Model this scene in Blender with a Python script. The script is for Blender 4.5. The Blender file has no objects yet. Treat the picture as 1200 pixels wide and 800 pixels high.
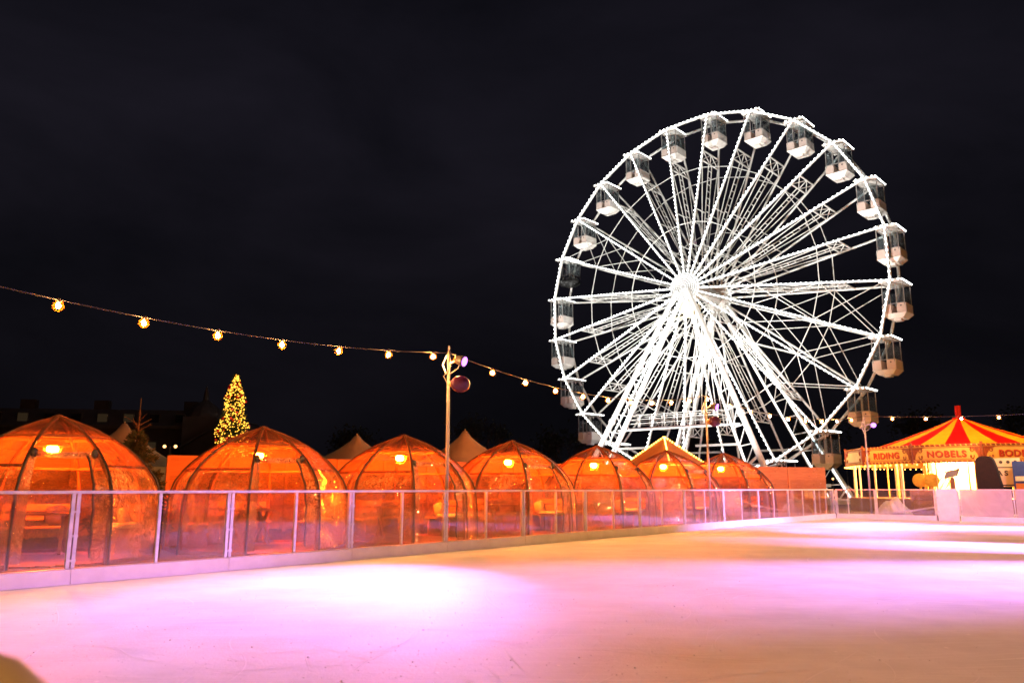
import bpy, math, random
from math import sin, cos, pi, radians as RAD
from mathutils import Vector as V, Matrix as MX, noise as NZ

random.seed(7)
SC = bpy.context.scene
COL = SC.collection

# ------------------------------------------------------------------ mesh helpers
class MB:
    def __init__(s):
        s.v = []; s.f = []; s.m = []; s.mi = 0
    def add(s, vs, fs):
        o = len(s.v); s.v += [tuple(p) for p in vs]
        for f in fs: s.f.append(tuple(i + o for i in f)); s.m.append(s.mi)
        return s
    def box(s, c, d, M=None):
        x, y, z = (k / 2 for k in d); c = V(c)
        vs = [V((a * x, b * y, e * z)) for e in (-1, 1) for b in (-1, 1) for a in (-1, 1)]
        vs = [(M @ p if M else p) + c for p in vs]
        return s.add(vs, [(0, 2, 3, 1), (4, 5, 7, 6), (0, 1, 5, 4), (2, 6, 7, 3), (0, 4, 6, 2), (1, 3, 7, 5)])
    def beam(s, a, b, w, h, up=(0, 0, 1)):
        a, b = V(a), V(b); d = b - a; L = d.length
        if L < 1e-6: return s
        x = d / L; u = V(up)
        if abs(x.dot(u)) > .98: u = V((0, 1, 0))
        y = u.cross(x).normalized(); z = x.cross(y)
        M = MX((x, y, z)).transposed()
        return s.box((a + b) / 2, (L, w, h), M)
    def tube(s, a, b, r, n=6, r2=None, cap=True):
        a, b = V(a), V(b); d = b - a
        if d.length < 1e-6: return s
        r2 = r if r2 is None else r2
        x = d.normalized(); u = V((0, 0, 1)) if abs(x.z) < .95 else V((1, 0, 0))
        p = x.cross(u).normalized(); q = x.cross(p)
        vs = []
        for c, rr in ((a, r), (b, r2)):
            for k in range(n):
                t = 2 * pi * k / n; vs.append(c + p * cos(t) * rr + q * sin(t) * rr)
        fs = [(k, (k + 1) % n, n + (k + 1) % n, n + k) for k in range(n)]
        if cap: fs += [tuple(range(n - 1, -1, -1)), tuple(range(n, 2 * n))]
        return s.add(vs, fs)
    def path(s, pts, r, n=6):
        pts = [V(p) for p in pts]; rings = []; prev = None
        for i, c in enumerate(pts):
            d = (pts[min(i + 1, len(pts) - 1)] - pts[max(i - 1, 0)]).normalized()
            if prev is None:
                u = V((0, 0, 1)) if abs(d.z) < .9 else V((1, 0, 0))
            else: u = prev
            p = (u - d * u.dot(d)).normalized(); prev = p; q = d.cross(p)
            rr = r(i / (len(pts) - 1)) if callable(r) else r
            rings.append([c + p * cos(2 * pi * k / n) * rr + q * sin(2 * pi * k / n) * rr for k in range(n)])
        vs = [p for g in rings for p in g]; fs = []
        for i in range(len(pts) - 1):
            for k in range(n):
                fs.append((i * n + k, i * n + (k + 1) % n, (i + 1) * n + (k + 1) % n, (i + 1) * n + k))
        fs += [tuple(range(n - 1, -1, -1)), tuple(range((len(pts) - 1) * n, len(pts) * n))]
        return s.add(vs, fs)
    def lathe(s, prof, c=(0, 0, 0), n=24, M=None):
        c = V(c); vs = []; fs = []
        for r, z in prof:
            for k in range(n):
                p = V((r * cos(2 * pi * k / n), r * sin(2 * pi * k / n), z)); vs.append((M @ p if M else p) + c)
        for i in range(len(prof) - 1):
            for k in range(n):
                fs.append((i * n + k, i * n + (k + 1) % n, (i + 1) * n + (k + 1) % n, (i + 1) * n + k))
        fs += [tuple(range(n - 1, -1, -1)), tuple(range((len(prof) - 1) * n, len(prof) * n))]
        return s.add(vs, fs)
    def ball(s, c, r, n=8, m=5, sc=(1, 1, 1)):
        prof = [(max(1e-3, sin(pi * i / m)) * r, -cos(pi * i / m) * r) for i in range(m + 1)]
        return s.lathe(prof, c, n, MX.Diagonal(sc))
    def octa(s, c, r):
        c = V(c)
        vs = [c + V(d) * r for d in ((1, 0, 0), (-1, 0, 0), (0, 1, 0), (0, -1, 0), (0, 0, 1), (0, 0, -1))]
        return s.add(vs, [(0, 2, 4), (2, 1, 4), (1, 3, 4), (3, 0, 4), (2, 0, 5), (1, 2, 5), (3, 1, 5), (0, 3, 5)])
    def prism(s, pts, y0, y1):          # outline in x,z extruded along y
        n = len(pts)
        vs = [(x, y0, z) for x, z in pts] + [(x, y1, z) for x, z in pts]
        fs = [tuple(range(n)), tuple(range(2 * n - 1, n - 1, -1))] + [(k, n + k, n + (k + 1) % n, (k + 1) % n) for k in range(n)]
        return s.add(vs, fs)
    def build(s, name, mat, parent=None, smooth=False, loc=None, rz=0):
        me = bpy.data.meshes.new(name); me.from_pydata(s.v, [], s.f); me.validate(); me.update()
        for m in (mat if isinstance(mat, (list, tuple)) else [mat]): me.materials.append(m)
        if isinstance(mat, (list, tuple)):
            for p, i in zip(me.polygons, s.m): p.material_index = i
        if smooth:
            for p in me.polygons: p.use_smooth = True
        o = bpy.data.objects.new(name, me); COL.objects.link(o)
        if parent is not None: o.parent = parent
        if loc is not None: o.location = loc
        o.rotation_euler.z = rz
        return o

def tag(o, label, cat, group=None):
    o['label'] = label; o['category'] = cat
    if group: o['group'] = group
    return o
def thing(name, label, cat, loc=(0, 0, 0), rz=0, group=None):
    o = bpy.data.objects.new(name, None); COL.objects.link(o)
    o.location = loc; o.rotation_euler = (0, 0, rz); o.empty_display_size = .1
    return tag(o, label, cat, group)
def struct(o, kind='structure'):
    o['kind'] = kind; return o
KIDS = {}
def dup(root, loc, rz, label=None):
    r = root.copy(); COL.objects.link(r); r.location = loc; r.rotation_euler = (0, 0, rz)
    if label: r['label'] = label
    for ch in list(root.children):
        c = ch.copy(); COL.objects.link(c); c.parent = r
        for g in list(ch.children):
            d = g.copy(); COL.objects.link(d); d.parent = c
    return r

# ------------------------------------------------------------------ materials
def nt(name):
    m = bpy.data.materials.new(name); m.use_nodes = True
    t = m.node_tree; t.nodes.clear()
    out = t.nodes.new('ShaderNodeOutputMaterial')
    return m, t, out
def N(t, kind, **kw):
    n = t.nodes.new(kind)
    for k, v in kw.items():
        if k in n.inputs.keys(): n.inputs[k].default_value = v
        else: setattr(n, k, v)
    return n
def L(t, a, b): t.links.new(a, b)
def coords(t, scale=(1, 1, 1), world=False):
    mp = N(t, 'ShaderNodeMapping'); mp.inputs['Scale'].default_value = scale
    if world: g = N(t, 'ShaderNodeNewGeometry'); L(t, g.outputs['Position'], mp.inputs['Vector'])
    else: g = N(t, 'ShaderNodeTexCoord'); L(t, g.outputs['Object'], mp.inputs['Vector'])
    return mp.outputs['Vector']
def ramp(t, src, stops):
    r = N(t, 'ShaderNodeValToRGB'); e = r.color_ramp.elements
    while len(e) < len(stops): e.new(.5)
    for k, (p, c) in zip(e, stops): k.position = p; k.color = (*c, 1) if len(c) == 3 else c
    L(t, src, r.inputs['Fac']); return r.outputs['Color']
def pbr(name, c1, c2=None, rough=.6, scale=4, metal=0, stretch=(1, 1, 1), bump=0, bscale=30, spec=.5, world=False, trans=0):
    m, t, out = nt(name)
    b = N(t, 'ShaderNodeBsdfPrincipled', Roughness=rough, Metallic=metal)
    b.inputs['Specular IOR Level'].default_value = spec
    c2 = c2 or tuple(k * .78 for k in c1)
    co = coords(t, stretch, world)
    nz = N(t, 'ShaderNodeTexNoise', Scale=scale, Detail=6.0, Roughness=.62); L(t, co, nz.inputs['Vector'])
    L(t, ramp(t, nz.outputs['Fac'], [(.34, c1), (.66, c2)]), b.inputs['Base Color'])
    n2 = N(t, 'ShaderNodeTexNoise', Scale=bscale, Detail=4.0); L(t, co, n2.inputs['Vector'])
    mr = N(t, 'ShaderNodeMapRange'); mr.inputs['To Min'].default_value = rough - .1; mr.inputs['To Max'].default_value = min(1, rough + .12)
    L(t, n2.outputs['Fac'], mr.inputs['Value']); L(t, mr.outputs['Result'], b.inputs['Roughness'])
    if bump:
        bp = N(t, 'ShaderNodeBump', Strength=bump, Distance=.01); L(t, n2.outputs['Fac'], bp.inputs['Height']); L(t, bp.outputs['Normal'], b.inputs['Normal'])
    if trans:
        tr = N(t, 'ShaderNodeBsdfTranslucent'); mx = N(t, 'ShaderNodeMixShader', Fac=trans)
        L(t, ramp(t, nz.outputs['Fac'], [(.34, c1), (.66, c2)]), tr.inputs['Color'])
        L(t, b.outputs[0], mx.inputs[1]); L(t, tr.outputs[0], mx.inputs[2]); L(t, mx.outputs[0], out.inputs['Surface'])
    else: L(t, b.outputs[0], out.inputs['Surface'])
    return m
def emit(name, col, s, sampling='AUTO'):
    m, t, out = nt(name)
    e = N(t, 'ShaderNodeEmission', Strength=s); e.inputs['Color'].default_value = (*col, 1)
    L(t, e.outputs[0], out.inputs['Surface'])
    try: m.cycles.emission_sampling = sampling
    except Exception: pass
    return m
def wood(name, c1, c2, grain=(1, 14, 14), scale=2.2, rough=.8, planks=None):
    m, t, out = nt(name)
    b = N(t, 'ShaderNodeBsdfPrincipled', Roughness=rough)
    co = coords(t, grain)
    nz = N(t, 'ShaderNodeTexNoise', Scale=scale, Detail=8.0, Roughness=.65, Distortion=.6); L(t, co, nz.inputs['Vector'])
    kn = N(t, 'ShaderNodeTexVoronoi', Scale=2.3); L(t, coords(t, (1, 3, 3)), kn.inputs['Vector'])
    k = ramp(t, kn.outputs['Distance'], [(.05, (.35, .3, .25)), (.16, (1, 1, 1))])
    col = ramp(t, nz.outputs['Fac'], [(.3, c1), (.7, c2)])
    mx = N(t, 'ShaderNodeMix', data_type='RGBA', blend_type='MULTIPLY'); mx.inputs[0].default_value = .7
    L(t, col, mx.inputs[6]); L(t, k, mx.inputs[7])
    gi = N(t, 'ShaderNodeNewGeometry'); hr = N(t, 'ShaderNodeHueSaturation')
    mr = N(t, 'ShaderNodeMapRange'); mr.inputs['To Min'].default_value = .62; mr.inputs['To Max'].default_value = 1.15
    L(t, gi.outputs['Random Per Island'], mr.inputs['Value']); L(t, mr.outputs['Result'], hr.inputs['Value'])
    L(t, mx.outputs[2], hr.inputs['Color']); L(t, hr.outputs['Color'], b.inputs['Base Color'])
    bp = N(t, 'ShaderNodeBump', Strength=.3, Distance=.004); L(t, nz.outputs['Fac'], bp.inputs['Height']); L(t, bp.outputs['Normal'], b.inputs['Normal'])
    L(t, b.outputs[0], out.inputs['Surface'])
    return m
def clear(name, tint, milk, milkcol, gloss=.03, crinkle=0, crease=0, cscale=5, ior=1.45, dirt=0, boost=1.0):
    """clear sheet: see-through + sheen by angle + a share of milky scatter"""
    m, t, out = nt(name)
    tr = N(t, 'ShaderNodeBsdfTransparent'); tr.inputs['Color'].default_value = (*tint, 1)
    gl = N(t, 'ShaderNodeBsdfGlossy', Roughness=gloss)
    tl = N(t, 'ShaderNodeBsdfTranslucent'); tl.inputs['Color'].default_value = (*milkcol, 1)
    df = N(t, 'ShaderNodeBsdfDiffuse'); df.inputs['Color'].default_value = (*milkcol, 1)
    ad = N(t, 'ShaderNodeMixShader', Fac=.45); L(t, tl.outputs[0], ad.inputs[1]); L(t, df.outputs[0], ad.inputs[2])
    co = coords(t, world=True)
    ge = N(t, 'ShaderNodeNewGeometry'); dt = N(t, 'ShaderNodeVectorMath', operation='DOT_PRODUCT'); L(t, ge.outputs['Incoming'], dt.inputs[1])
    def mth(op, x, y=None):
        q = N(t, 'ShaderNodeMath', operation=op); L(t, x, q.inputs[0])
        if y is not None: q.inputs[1].default_value = y
        return q.outputs[0]
    r0 = ((ior - 1) / (ior + 1)) ** 2
    nz = N(t, 'ShaderNodeTexNoise', Scale=cscale, Detail=5.0, Roughness=.6, Distortion=1.2); L(t, co, nz.inputs['Vector'])
    if crinkle:
        vo = N(t, 'ShaderNodeTexNoise', Scale=cscale * 3.2, Detail=3.0, Distortion=2.5); L(t, co, vo.inputs['Vector'])
        mm = N(t, 'ShaderNodeMath', operation='ADD'); L(t, nz.outputs['Fac'], mm.inputs[0]); L(t, vo.outputs['Fac'], mm.inputs[1])
        bp = N(t, 'ShaderNodeBump', Strength=crinkle, Distance=.15); L(t, mm.outputs[0], bp.inputs['Height'])
        for q in (gl, df): L(t, bp.outputs['Normal'], q.inputs['Normal'])
        L(t, bp.outputs['Normal'], dt.inputs[0])
    else: L(t, ge.outputs['Normal'], dt.inputs[0])
    inv = N(t, 'ShaderNodeMath', operation='SUBTRACT'); inv.inputs[0].default_value = 1.0; inv.use_clamp = True; L(t, mth('ABSOLUTE', dt.outputs['Value']), inv.inputs[1])
    fre = mth('ADD', mth('MULTIPLY', mth('POWER', inv.outputs[0], 5.0), 1 - r0), r0)
    mr = N(t, 'ShaderNodeMapRange'); mr.inputs['From Min'].default_value = .3; mr.inputs['From Max'].default_value = .75
    mr.inputs['To Min'].default_value = milk * (1 - dirt); mr.inputs['To Max'].default_value = min(1, milk * (1 + dirt))
    L(t, nz.outputs['Fac'], mr.inputs['Value'])
    fac = mr.outputs['Result']
    if crease:  # pale fold lines; on the dome film they also stand in for glints
        c2 = coords(t, (1, 1, .55), True)
        rn = N(t, 'ShaderNodeTexNoise', Scale=cscale * .8, Detail=5.0, Roughness=.72, Distortion=2.6); L(t, c2, rn.inputs['Vector'])
        rg = mth('ABSOLUTE', mth('SUBTRACT', rn.outputs['Fac'], .5))
        ln = N(t, 'ShaderNodeMapRange'); ln.inputs['From Min'].default_value = .004; ln.inputs['From Max'].default_value = .05; ln.inputs['To Min'].default_value = crease; ln.inputs['To Max'].default_value = 0
        L(t, rg, ln.inputs['Value'])
        pn = N(t, 'ShaderNodeTexNoise', Scale=1.7, Detail=2.0); L(t, co, pn.inputs['Vector'])
        pm = N(t, 'ShaderNodeMapRange'); pm.inputs['From Min'].default_value = .42; pm.inputs['From Max'].default_value = .62; L(t, pn.outputs['Fac'], pm.inputs['Value'])
        lm = N(t, 'ShaderNodeMath', operation='MULTIPLY'); L(t, ln.outputs['Result'], lm.inputs[0]); L(t, pm.outputs['Result'], lm.inputs[1])
        am = N(t, 'ShaderNodeMath', operation='ADD'); am.use_clamp = True; L(t, fac, am.inputs[0]); L(t, lm.outputs[0], am.inputs[1]); fac = am.outputs[0]
    m1 = N(t, 'ShaderNodeMixShader'); L(t, fac, m1.inputs[0]); L(t, tr.outputs[0], m1.inputs[1]); L(t, ad.outputs[0], m1.inputs[2])
    fm = N(t, 'ShaderNodeMath', operation='MULTIPLY'); fm.inputs[1].default_value = boost; fm.use_clamp = True
    L(t, fre, fm.inputs[0])
    m2 = N(t, 'ShaderNodeMixShader'); L(t, fm.outputs[0], m2.inputs[0]); L(t, m1.outputs[0], m2.inputs[1]); L(t, gl.outputs[0], m2.inputs[2])
    L(t, m2.outputs[0], out.inputs['Surface'])
    return m

def ice_mat():
    m, t, out = nt('ice')
    b = N(t, 'ShaderNodeBsdfPrincipled', Roughness=.6)
    b.inputs['Specular IOR Level'].default_value = .22
    co = coords(t, world=True)
    big = N(t, 'ShaderNodeTexNoise', Scale=.6, Detail=7.0, Roughness=.6); L(t, co, big.inputs['Vector'])
    base = ramp(t, big.outputs['Fac'], [(.36, (.64, .64, .65)), (.62, (.83, .83, .83))])
    cur = base
    for k, (rot, sx, sy, th) in enumerate(((1.15, .6, 22, .63), (1.5, .5, 30, .64), (1.9, .7, 34, .645), (2.35, .6, 24, .65), (.75, .6, 30, .65), (.2, .5, 40, .68))):
        mp = N(t, 'ShaderNodeMapping'); mp.inputs['Rotation'].default_value = (0, 0, rot); mp.inputs['Scale'].default_value = (sx, sy, 1); mp.inputs['Location'].default_value = (k * 7, k * 3, 0)
        # bend the skate lines a little
        wz = N(t, 'ShaderNodeTexNoise', Scale=.25, Detail=1.0); L(t, co, wz.inputs['Vector'])
        va = N(t, 'ShaderNodeVectorMath', operation='MULTIPLY_ADD'); va.inputs[1].default_value = (1.6, 1.6, 0); L(t, wz.outputs['Color'], va.inputs[0]); L(t, co, va.inputs[2])
        L(t, va.outputs[0], mp.inputs['Vector'])
        nz = N(t, 'ShaderNodeTexNoise', Scale=1.0, Detail=2.0, Roughness=.5); L(t, mp.outputs[0], nz.inputs['Vector'])
        ln = ramp(t, nz.outputs['Fac'], [(th, (0, 0, 0)), (th + .035, (1, 1, 1))])
        mx = N(t, 'ShaderNodeMix', data_type='RGBA'); mm = N(t, 'ShaderNodeMath', operation='MULTIPLY'); mm.inputs[1].default_value = .35
        L(t, ln, mm.inputs[0]); L(t, mm.outputs[0], mx.inputs[0]); L(t, cur, mx.inputs[6]); mx.inputs[7].default_value = (.92, .92, .93, 1)
        cur = mx.outputs[2]
    # loose snow crumbs
    vo = N(t, 'ShaderNodeTexVoronoi', Scale=2.6, Randomness=1.0); L(t, co, vo.inputs['Vector'])
    sp = ramp(t, vo.outputs['Distance'], [(.02, (1, 1, 1)), (.06, (0, 0, 0))])
    mx = N(t, 'ShaderNodeMix', data_type='RGBA'); L(t, sp, mx.inputs[0]); L(t, cur, mx.inputs[6]); mx.inputs[7].default_value = (.97, .97, .97, 1)
    L(t, mx.outputs[2], b.inputs['Base Color'])
    fine = N(t, 'ShaderNodeTexNoise', Scale=26.0, Detail=5.0, Roughness=.7); L(t, co, fine.inputs['Vector'])
    ad = N(t, 'ShaderNodeMath', operation='ADD'); L(t, fine.outputs['Fac'], ad.inputs[0]); L(t, sp, ad.inputs[1])
    bp = N(t, 'ShaderNodeBump', Strength=.35, Distance=.012); L(t, ad.outputs[0], bp.inputs['Height']); L(t, bp.outputs['Normal'], b.inputs['Normal'])
    mr = N(t, 'ShaderNodeMapRange'); mr.inputs['To Min'].default_value = .5; mr.inputs['To Max'].default_value = .75
    L(t, big.outputs['Fac'], mr.inputs['Value']); L(t, mr.outputs['Result'], b.inputs['Roughness'])
    L(t, b.outputs[0], out.inputs['Surface'])
    return m

M = dict(
    ice=ice_mat(),
    ground=pbr('ground_mats', (.05, .03, .02), (.10, .06, .04), .85, 1.5, bump=.6, world=True),
    kick=pbr('kickboard', (.90, .85, .80), (.80, .74, .69), .45, 2.5),
    alu=pbr('aluminium', (.72, .72, .74), (.55, .55, .57), .34, 6, metal=.55),
    acrylic=clear('acrylic', (.97, .95, .95), .034, (.82, .70, .76), .05, dirt=.95, cscale=2.4, crease=.10, ior=1.5, boost=2.2),
    frosted=clear('frosted_acrylic', (.8, .76, .78), .8, (.86, .80, .83), .15, dirt=.2, cscale=1.2),
    film=clear('clear_film', (.98, .93, .88), .032, (.92, .76, .6), .055, crinkle=1.0, crease=.55, cscale=5.0, dirt=.95, boost=3.0),
    filmtop=clear('lamplit_film', (.96, .84, .74), .16, (.92, .45, .18), .09, crinkle=.35, cscale=2.0, dirt=.6, boost=1.3),  # clear film; the lamp's orange glow is put into its milk colour
    crumple=clear('crumpled_film', (.95, .93, .9), .16, (.88, .74, .62), .10, crinkle=1.0, crease=.9, cscale=8, dirt=.9, boost=4.0),
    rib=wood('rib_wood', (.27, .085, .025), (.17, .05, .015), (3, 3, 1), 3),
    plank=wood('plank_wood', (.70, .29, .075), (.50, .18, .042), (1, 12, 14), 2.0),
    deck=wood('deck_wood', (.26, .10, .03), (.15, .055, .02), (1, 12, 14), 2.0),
    bench=wood('bench_wood', (.40, .18, .055), (.26, .11, .03), (2, 14, 14), 2.4),
    strap=pbr('black_strap', (.015, .012, .012), (.035, .03, .03), .5, 20),
    fleece=pbr('fleece', (.82, .76, .66), (.68, .60, .48), .95, 14, bump=1.0, bscale=60),
    cushion=pbr('cushion_cloth', (.10, .06, .14), (.06, .035, .09), .9, 30, bump=.3, bscale=120),
    cushion2=pbr('cream_cushion_cloth', (.62, .52, .40), (.5, .4, .3), .9, 30, bump=.3, bscale=120),
    white=pbr('white_paint', (.80, .80, .78), (.70, .69, .66), .42, 3),
    hubgrey=pbr('hub_paint', (.36, .36, .36), (.28, .28, .28), .5, 4),
    offw=pbr('cabin_shell', (.88, .85, .81), (.80, .76, .72), .35, 3),
    seatpink=pbr('cabin_seat_shell', (.82, .68, .61), (.74, .58, .51), .4, 3),
    cabblack=pbr('black_shell', (.012, .012, .013), (.03, .03, .03), .25, 3),
    cabglass=clear('cabin_glass', (.78, .84, .86), .09, (.7, .74, .78), .03, dirt=.5, cscale=2, ior=1.5),
    dark=pbr('dark_metal', (.03, .028, .03), (.06, .05, .05), .5, 8),
    amber=pbr('yellow_housing', (.60, .36, .08), (.45, .25, .05), .45, 6),
    galv=pbr('galvanised_pole', (.46, .43, .42), (.33, .31, .30), .42, 5, metal=.35, stretch=(1, 1, .3)),
    led=emit('led_strip', (.96, 1.0, .96), .85, 'AUTO'), ledrow=emit('led_row', (1.0, .99, .93), 3.0, 'AUTO'),
    ledb=emit('led_bulb', (.97, 1.0, .95), 10.0, 'AUTO'),
    purplelens=emit('purple_lens', (.45, .12, 1.0), 3.2),
    offlens=pbr('unlit_purple_lens', (.085, .010, .05), (.05, .006, .03), .4, 5),
    bulb=emit('warm_bulb', (1.0, .47, .14), 1350.0, 'FRONT'),
    globe=clear('halo_globe', (1.0, .93, .85), .010, (1.0, .27, .025), .05, ior=1.1, dirt=0),  # milky shell imitating the halo round each festoon bulb
    lampglow=emit('lamp_glow', (1.0, .125, .005), 2700.0, 'FRONT'),
    tent=pbr('tent_canvas', (.70, .62, .46), (.58, .50, .37), .85, 1.2, bump=.2, bscale=8, trans=.2),
    red=pbr('red_canvas', (.66, .012, .01), (.52, .01, .008), .75, 2, bump=.2, bscale=6, trans=.4),
    yellow=pbr('yellow_canvas', (.80, .52, .05), (.70, .43, .03), .75, 2, bump=.2, bscale=6, trans=.45),
    board=pbr('painted_board', (.78, .50, .17), (.70, .40, .10), .4, 1.6),
    oxblood=pbr('oxblood_paint', (.18, .03, .02), (.35, .08, .03), .45, 9),
    letter=pbr('red_lettering', (.55, .05, .03), (.45, .03, .02), .4, 6),
    gold=pbr('gold_paint', (.75, .50, .14), (.6, .36, .08), .35, 8),
    cream=pbr('cream_paint', (.80, .70, .48), (.72, .6, .38), .45, 3),
    brick=pbr('far_brick', (.05, .036, .03), (.03, .022, .02), .9, .6),
    slate=pbr('far_slate', (.075, .07, .075), (.05, .05, .055), .7, .8),
    stone=pbr('far_stone', (.07, .06, .052), (.05, .045, .04), .85, .7),
    litwin=emit('lit_window', (1.0, .62, .30), .012, 'NONE'),
    darkwin=pbr('dark_window', (.012, .013, .015), (.02, .02, .022), .15, 2),
    lantern=emit('lantern_glass', (1.0, .5, .16), 2.2, 'NONE'),
    bark=pbr('bark', (.10, .065, .04), (.055, .035, .022), .9, 8, bump=.6),
    needle=pbr('fir_needles', (.035, .06, .03), (.02, .04, .02), .7, 5, trans=.15),
    leafdark=pbr('night_leaf', (.04, .05, .03), (.025, .035, .02), .8, 2),
    fairy=emit('fairy_light', (1.0, .44, .04), 2.2, 'NONE'),
    fairyroof=emit('roof_fairy_light', (1.0, .50, .08), 7.0, 'NONE'),
    bauble=pbr('red_bauble', (.5, .02, .02), (.4, .02, .02), .2, 3),
    snow=pbr('snow', (.82, .82, .84), (.70, .70, .73), .7, 5, bump=.8, bscale=14),
    shaving=pbr('ice_shavings', (.95, .95, .96), (.90, .90, .91), .8, 9, trans=.45),
    crate=wood('crate_board', (.34, .19, .10), (.26, .14, .07), (1, 6, 6), 2),
    seatcloth=pbr('dark_cover', (.014, .006, .005), (.008, .004, .004), .8, 6, bump=.4, bscale=20),
    bluep=pbr('blue_panel', (.02, .07, .30), (.015, .05, .22), .5, 4),
    orange=pbr('orange_panel', (.62, .20, .04), (.5, .16, .03), .5, 4),
    signgrey=pbr('grey_sign', (.40, .38, .40), (.33, .31, .33), .35, 4),
    rubber=pbr('rubber', (.03, .02, .018), (.05, .03, .025), .6, 8),
    railwhite=pbr('pale_plastic', (.52, .46, .38), (.40, .35, .28), .4, 5),
)

# ------------------------------------------------------------------ layout (metres; camera stands at the origin)
EYE = 1.25
FP, FD = V((.447, 18.40, 0)), V((.6438, .7652, 0))          # left barrier line
FN = V((-FD.y, FD.x, 0))                                     # outwards from the rink
RD = V((.70, -.714, 0)); RN = V((.714, .70, 0))              # right barrier direction / outwards
def fl(s, off=0, z=0): p = FP + FD * s + FN * off; return V((p.x, p.y, z))
CORNER = fl(20.85)
def fr(s, off=0, z=0): p = CORNER + RD * s + RN * off; return V((p.x, p.y, z))

# ground, ice, sky
g = MB(); R = 420
g.add([(-R, -R, -.06), (R, -R, -.06), (R, R, -.06), (-R, R, -.06)], [(0, 1, 2, 3)])
struct(g.build('ground', M['ground']))
i = MB(); a, b, c, d = fl(-34), CORNER, fr(40), fr(40) + (fl(-34) - CORNER)
i.add([(*p.xy, 0) for p in (d, c, b, a)] + [(*p.xy, -.05) for p in (d, c, b, a)],
      [(0, 1, 2, 3), (7, 6, 5, 4), (0, 4, 5, 1), (1, 5, 6, 2), (2, 6, 7, 3), (3, 7, 4, 0)])
struct(i.build('ice_rink_surface', M['ice']))
rnd = random.Random(21)
def on_ice(): 
    while True:
        y = 4.6 + 13 * rnd.random() ** 1.7; x = rnd.uniform(-.68, .68) * y
        p = V((x, y, 0)); 
        if (p - FP).dot(FN) < -.5: return p
m = MB()
for _ in range(230):                     # skate cuts: thin raised snow lines, long gentle arcs
    p = on_ice(); a = rnd.uniform(0, 2 * pi); cv = rnd.uniform(-.9, .9); n = rnd.randint(6, 16); w = rnd.uniform(.002, .006); st = rnd.uniform(.06, .14); L0 = R0_ = None
    for k in range(n + 1):
        ww = w * sin(pi * (k + .3) / (n + .6)); q = V((-sin(a), cos(a), 0)) * ww
        l, r = p - q + V((0, 0, .0012)), p + q + V((0, 0, .0012)); t_ = p + V((0, 0, .0016))
        if L0 is not None: m.add([L0, R0_, T0_, l, r, t_], [(0, 3, 5, 2), (2, 5, 4, 1)])
        L0, R0_, T0_ = l, r, t_
        p = p + V((cos(a), sin(a), 0)) * st; a += cv * st
struct(m.build('skate_cuts', M['shaving']), 'stuff')
m = MB()
for _ in range(1500):
    p = on_ice(); r = rnd.uniform(.002, .007) * (1.9 if rnd.random() < .07 else 1); m.octa(p + V((0, 0, r * .3)), r * .75)
struct(m.build('snow_crumbs', M['shaving'], None, True), 'stuff')

# ------------------------------------------------------------------ rink barriers
TOP = 1.22
def barrier(line, posts, label, name, frost=(), gap=None):
    root = thing(name, label, 'barrier', line(0))
    o = root.location
    P = lambda s, off=0, z=0: line(s, off, z) - o
    rail = MB(); rail.beam(P(posts[0], 0, TOP - .02), P(posts[-1], 0, TOP - .02), .055, .04)
    rail.build('top_rail', M['alu'], root)
    for k, s in enumerate(posts):
        big = k % 2 == 0
        m = MB()
        if big:
            for q in (-.034, .034): m.beam(P(s + q, .012, .2), P(s + q, .012, TOP - .042), .05, .048, up=(*FD.xy, 0))
            for z in (.3, .62, .94): m.beam(P(s - .06, -.02, z), P(s + .06, -.02, z), .018, .03)
        else: m.beam(P(s, .012, .2), P(s, .012, TOP - .042), .045, .045, up=(*FD.xy, 0))
        m.build('post', M['alu'], root)
    for k in range(len(posts) - 1):
        s0, s1 = posts[k] + .05, posts[k + 1] - .05
        if gap and gap[0] <= k < gap[1]: continue
        m = MB(); m.beam(P(s0, .0, .70), P(s1, .0, .70), .008, TOP - .04 - .2 + .0)
        m.build('pane', M['frosted'] if k in frost else M['acrylic'], root)
    for k in range(0, len(posts) - 1, 2):
        s0, s1 = posts[k] + .004, posts[min(k + 2, len(posts) - 1)] - .004
        m = MB()
        prof = [(-.075, 0), (-.06, .19), (-.045, .2), (.045, .2), (.05, .19), (.05, 0)]
        A = [P(s0, y, z) for y, z in prof]; B = [P(s1, y, z) for y, z in prof]; n = len(prof)
        m.add(A + B, [tuple(range(n)), tuple(range(2 * n - 1, n - 1, -1))] + [(q, n + q, n + (q + 1) % n, (q + 1) % n) for q in range(n)])
        m.build('kickboard', M['kick'], root)
    return root
left_posts = [-20.0, -18.7, -17.5, -16.2, -15.0, -13.6, -12.4, -11.15, -9.89, -8.72, -7.59, -6.37, -5.2, -3.97, -2.79, -1.55, -.3, .95, 2.16, 3.46, 4.79, 6.02, 7.36,
              8.7, 10.04, 11.42, 12.85, 14.23, 15.64, 17.16, 18.5, 19.82, 20.78]
barrier(fl, left_posts, 'long clear acrylic rink barrier with white kickboard in front of the domes', 'rink_barrier')
rp = [.1, .6, 1.75, 2.85, 4.05]
barrier(fr, rp, 'short clear rink barrier at the far corner in front of the snow pile', 'rink_barrier')
rp2 = [4.92, 6.75, 8.5, 10.2, 11.9, 13.6, 15.3]
barrier(fr, rp2, 'frosted rink barrier at the right edge before the carousel', 'rink_barrier', frost=range(0, 9))
gt = thing('barrier_gate', 'solid white gate panel between the clear and frosted rink barriers', 'gate', fr(4.48))
q = MB(); q.beam(fr(4.11, -.01, .62) - gt.location, fr(4.86, -.01, .62) - gt.location, .05, 1.24); q.build('gate_panel', M['kick'], gt)
q = MB()
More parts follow.
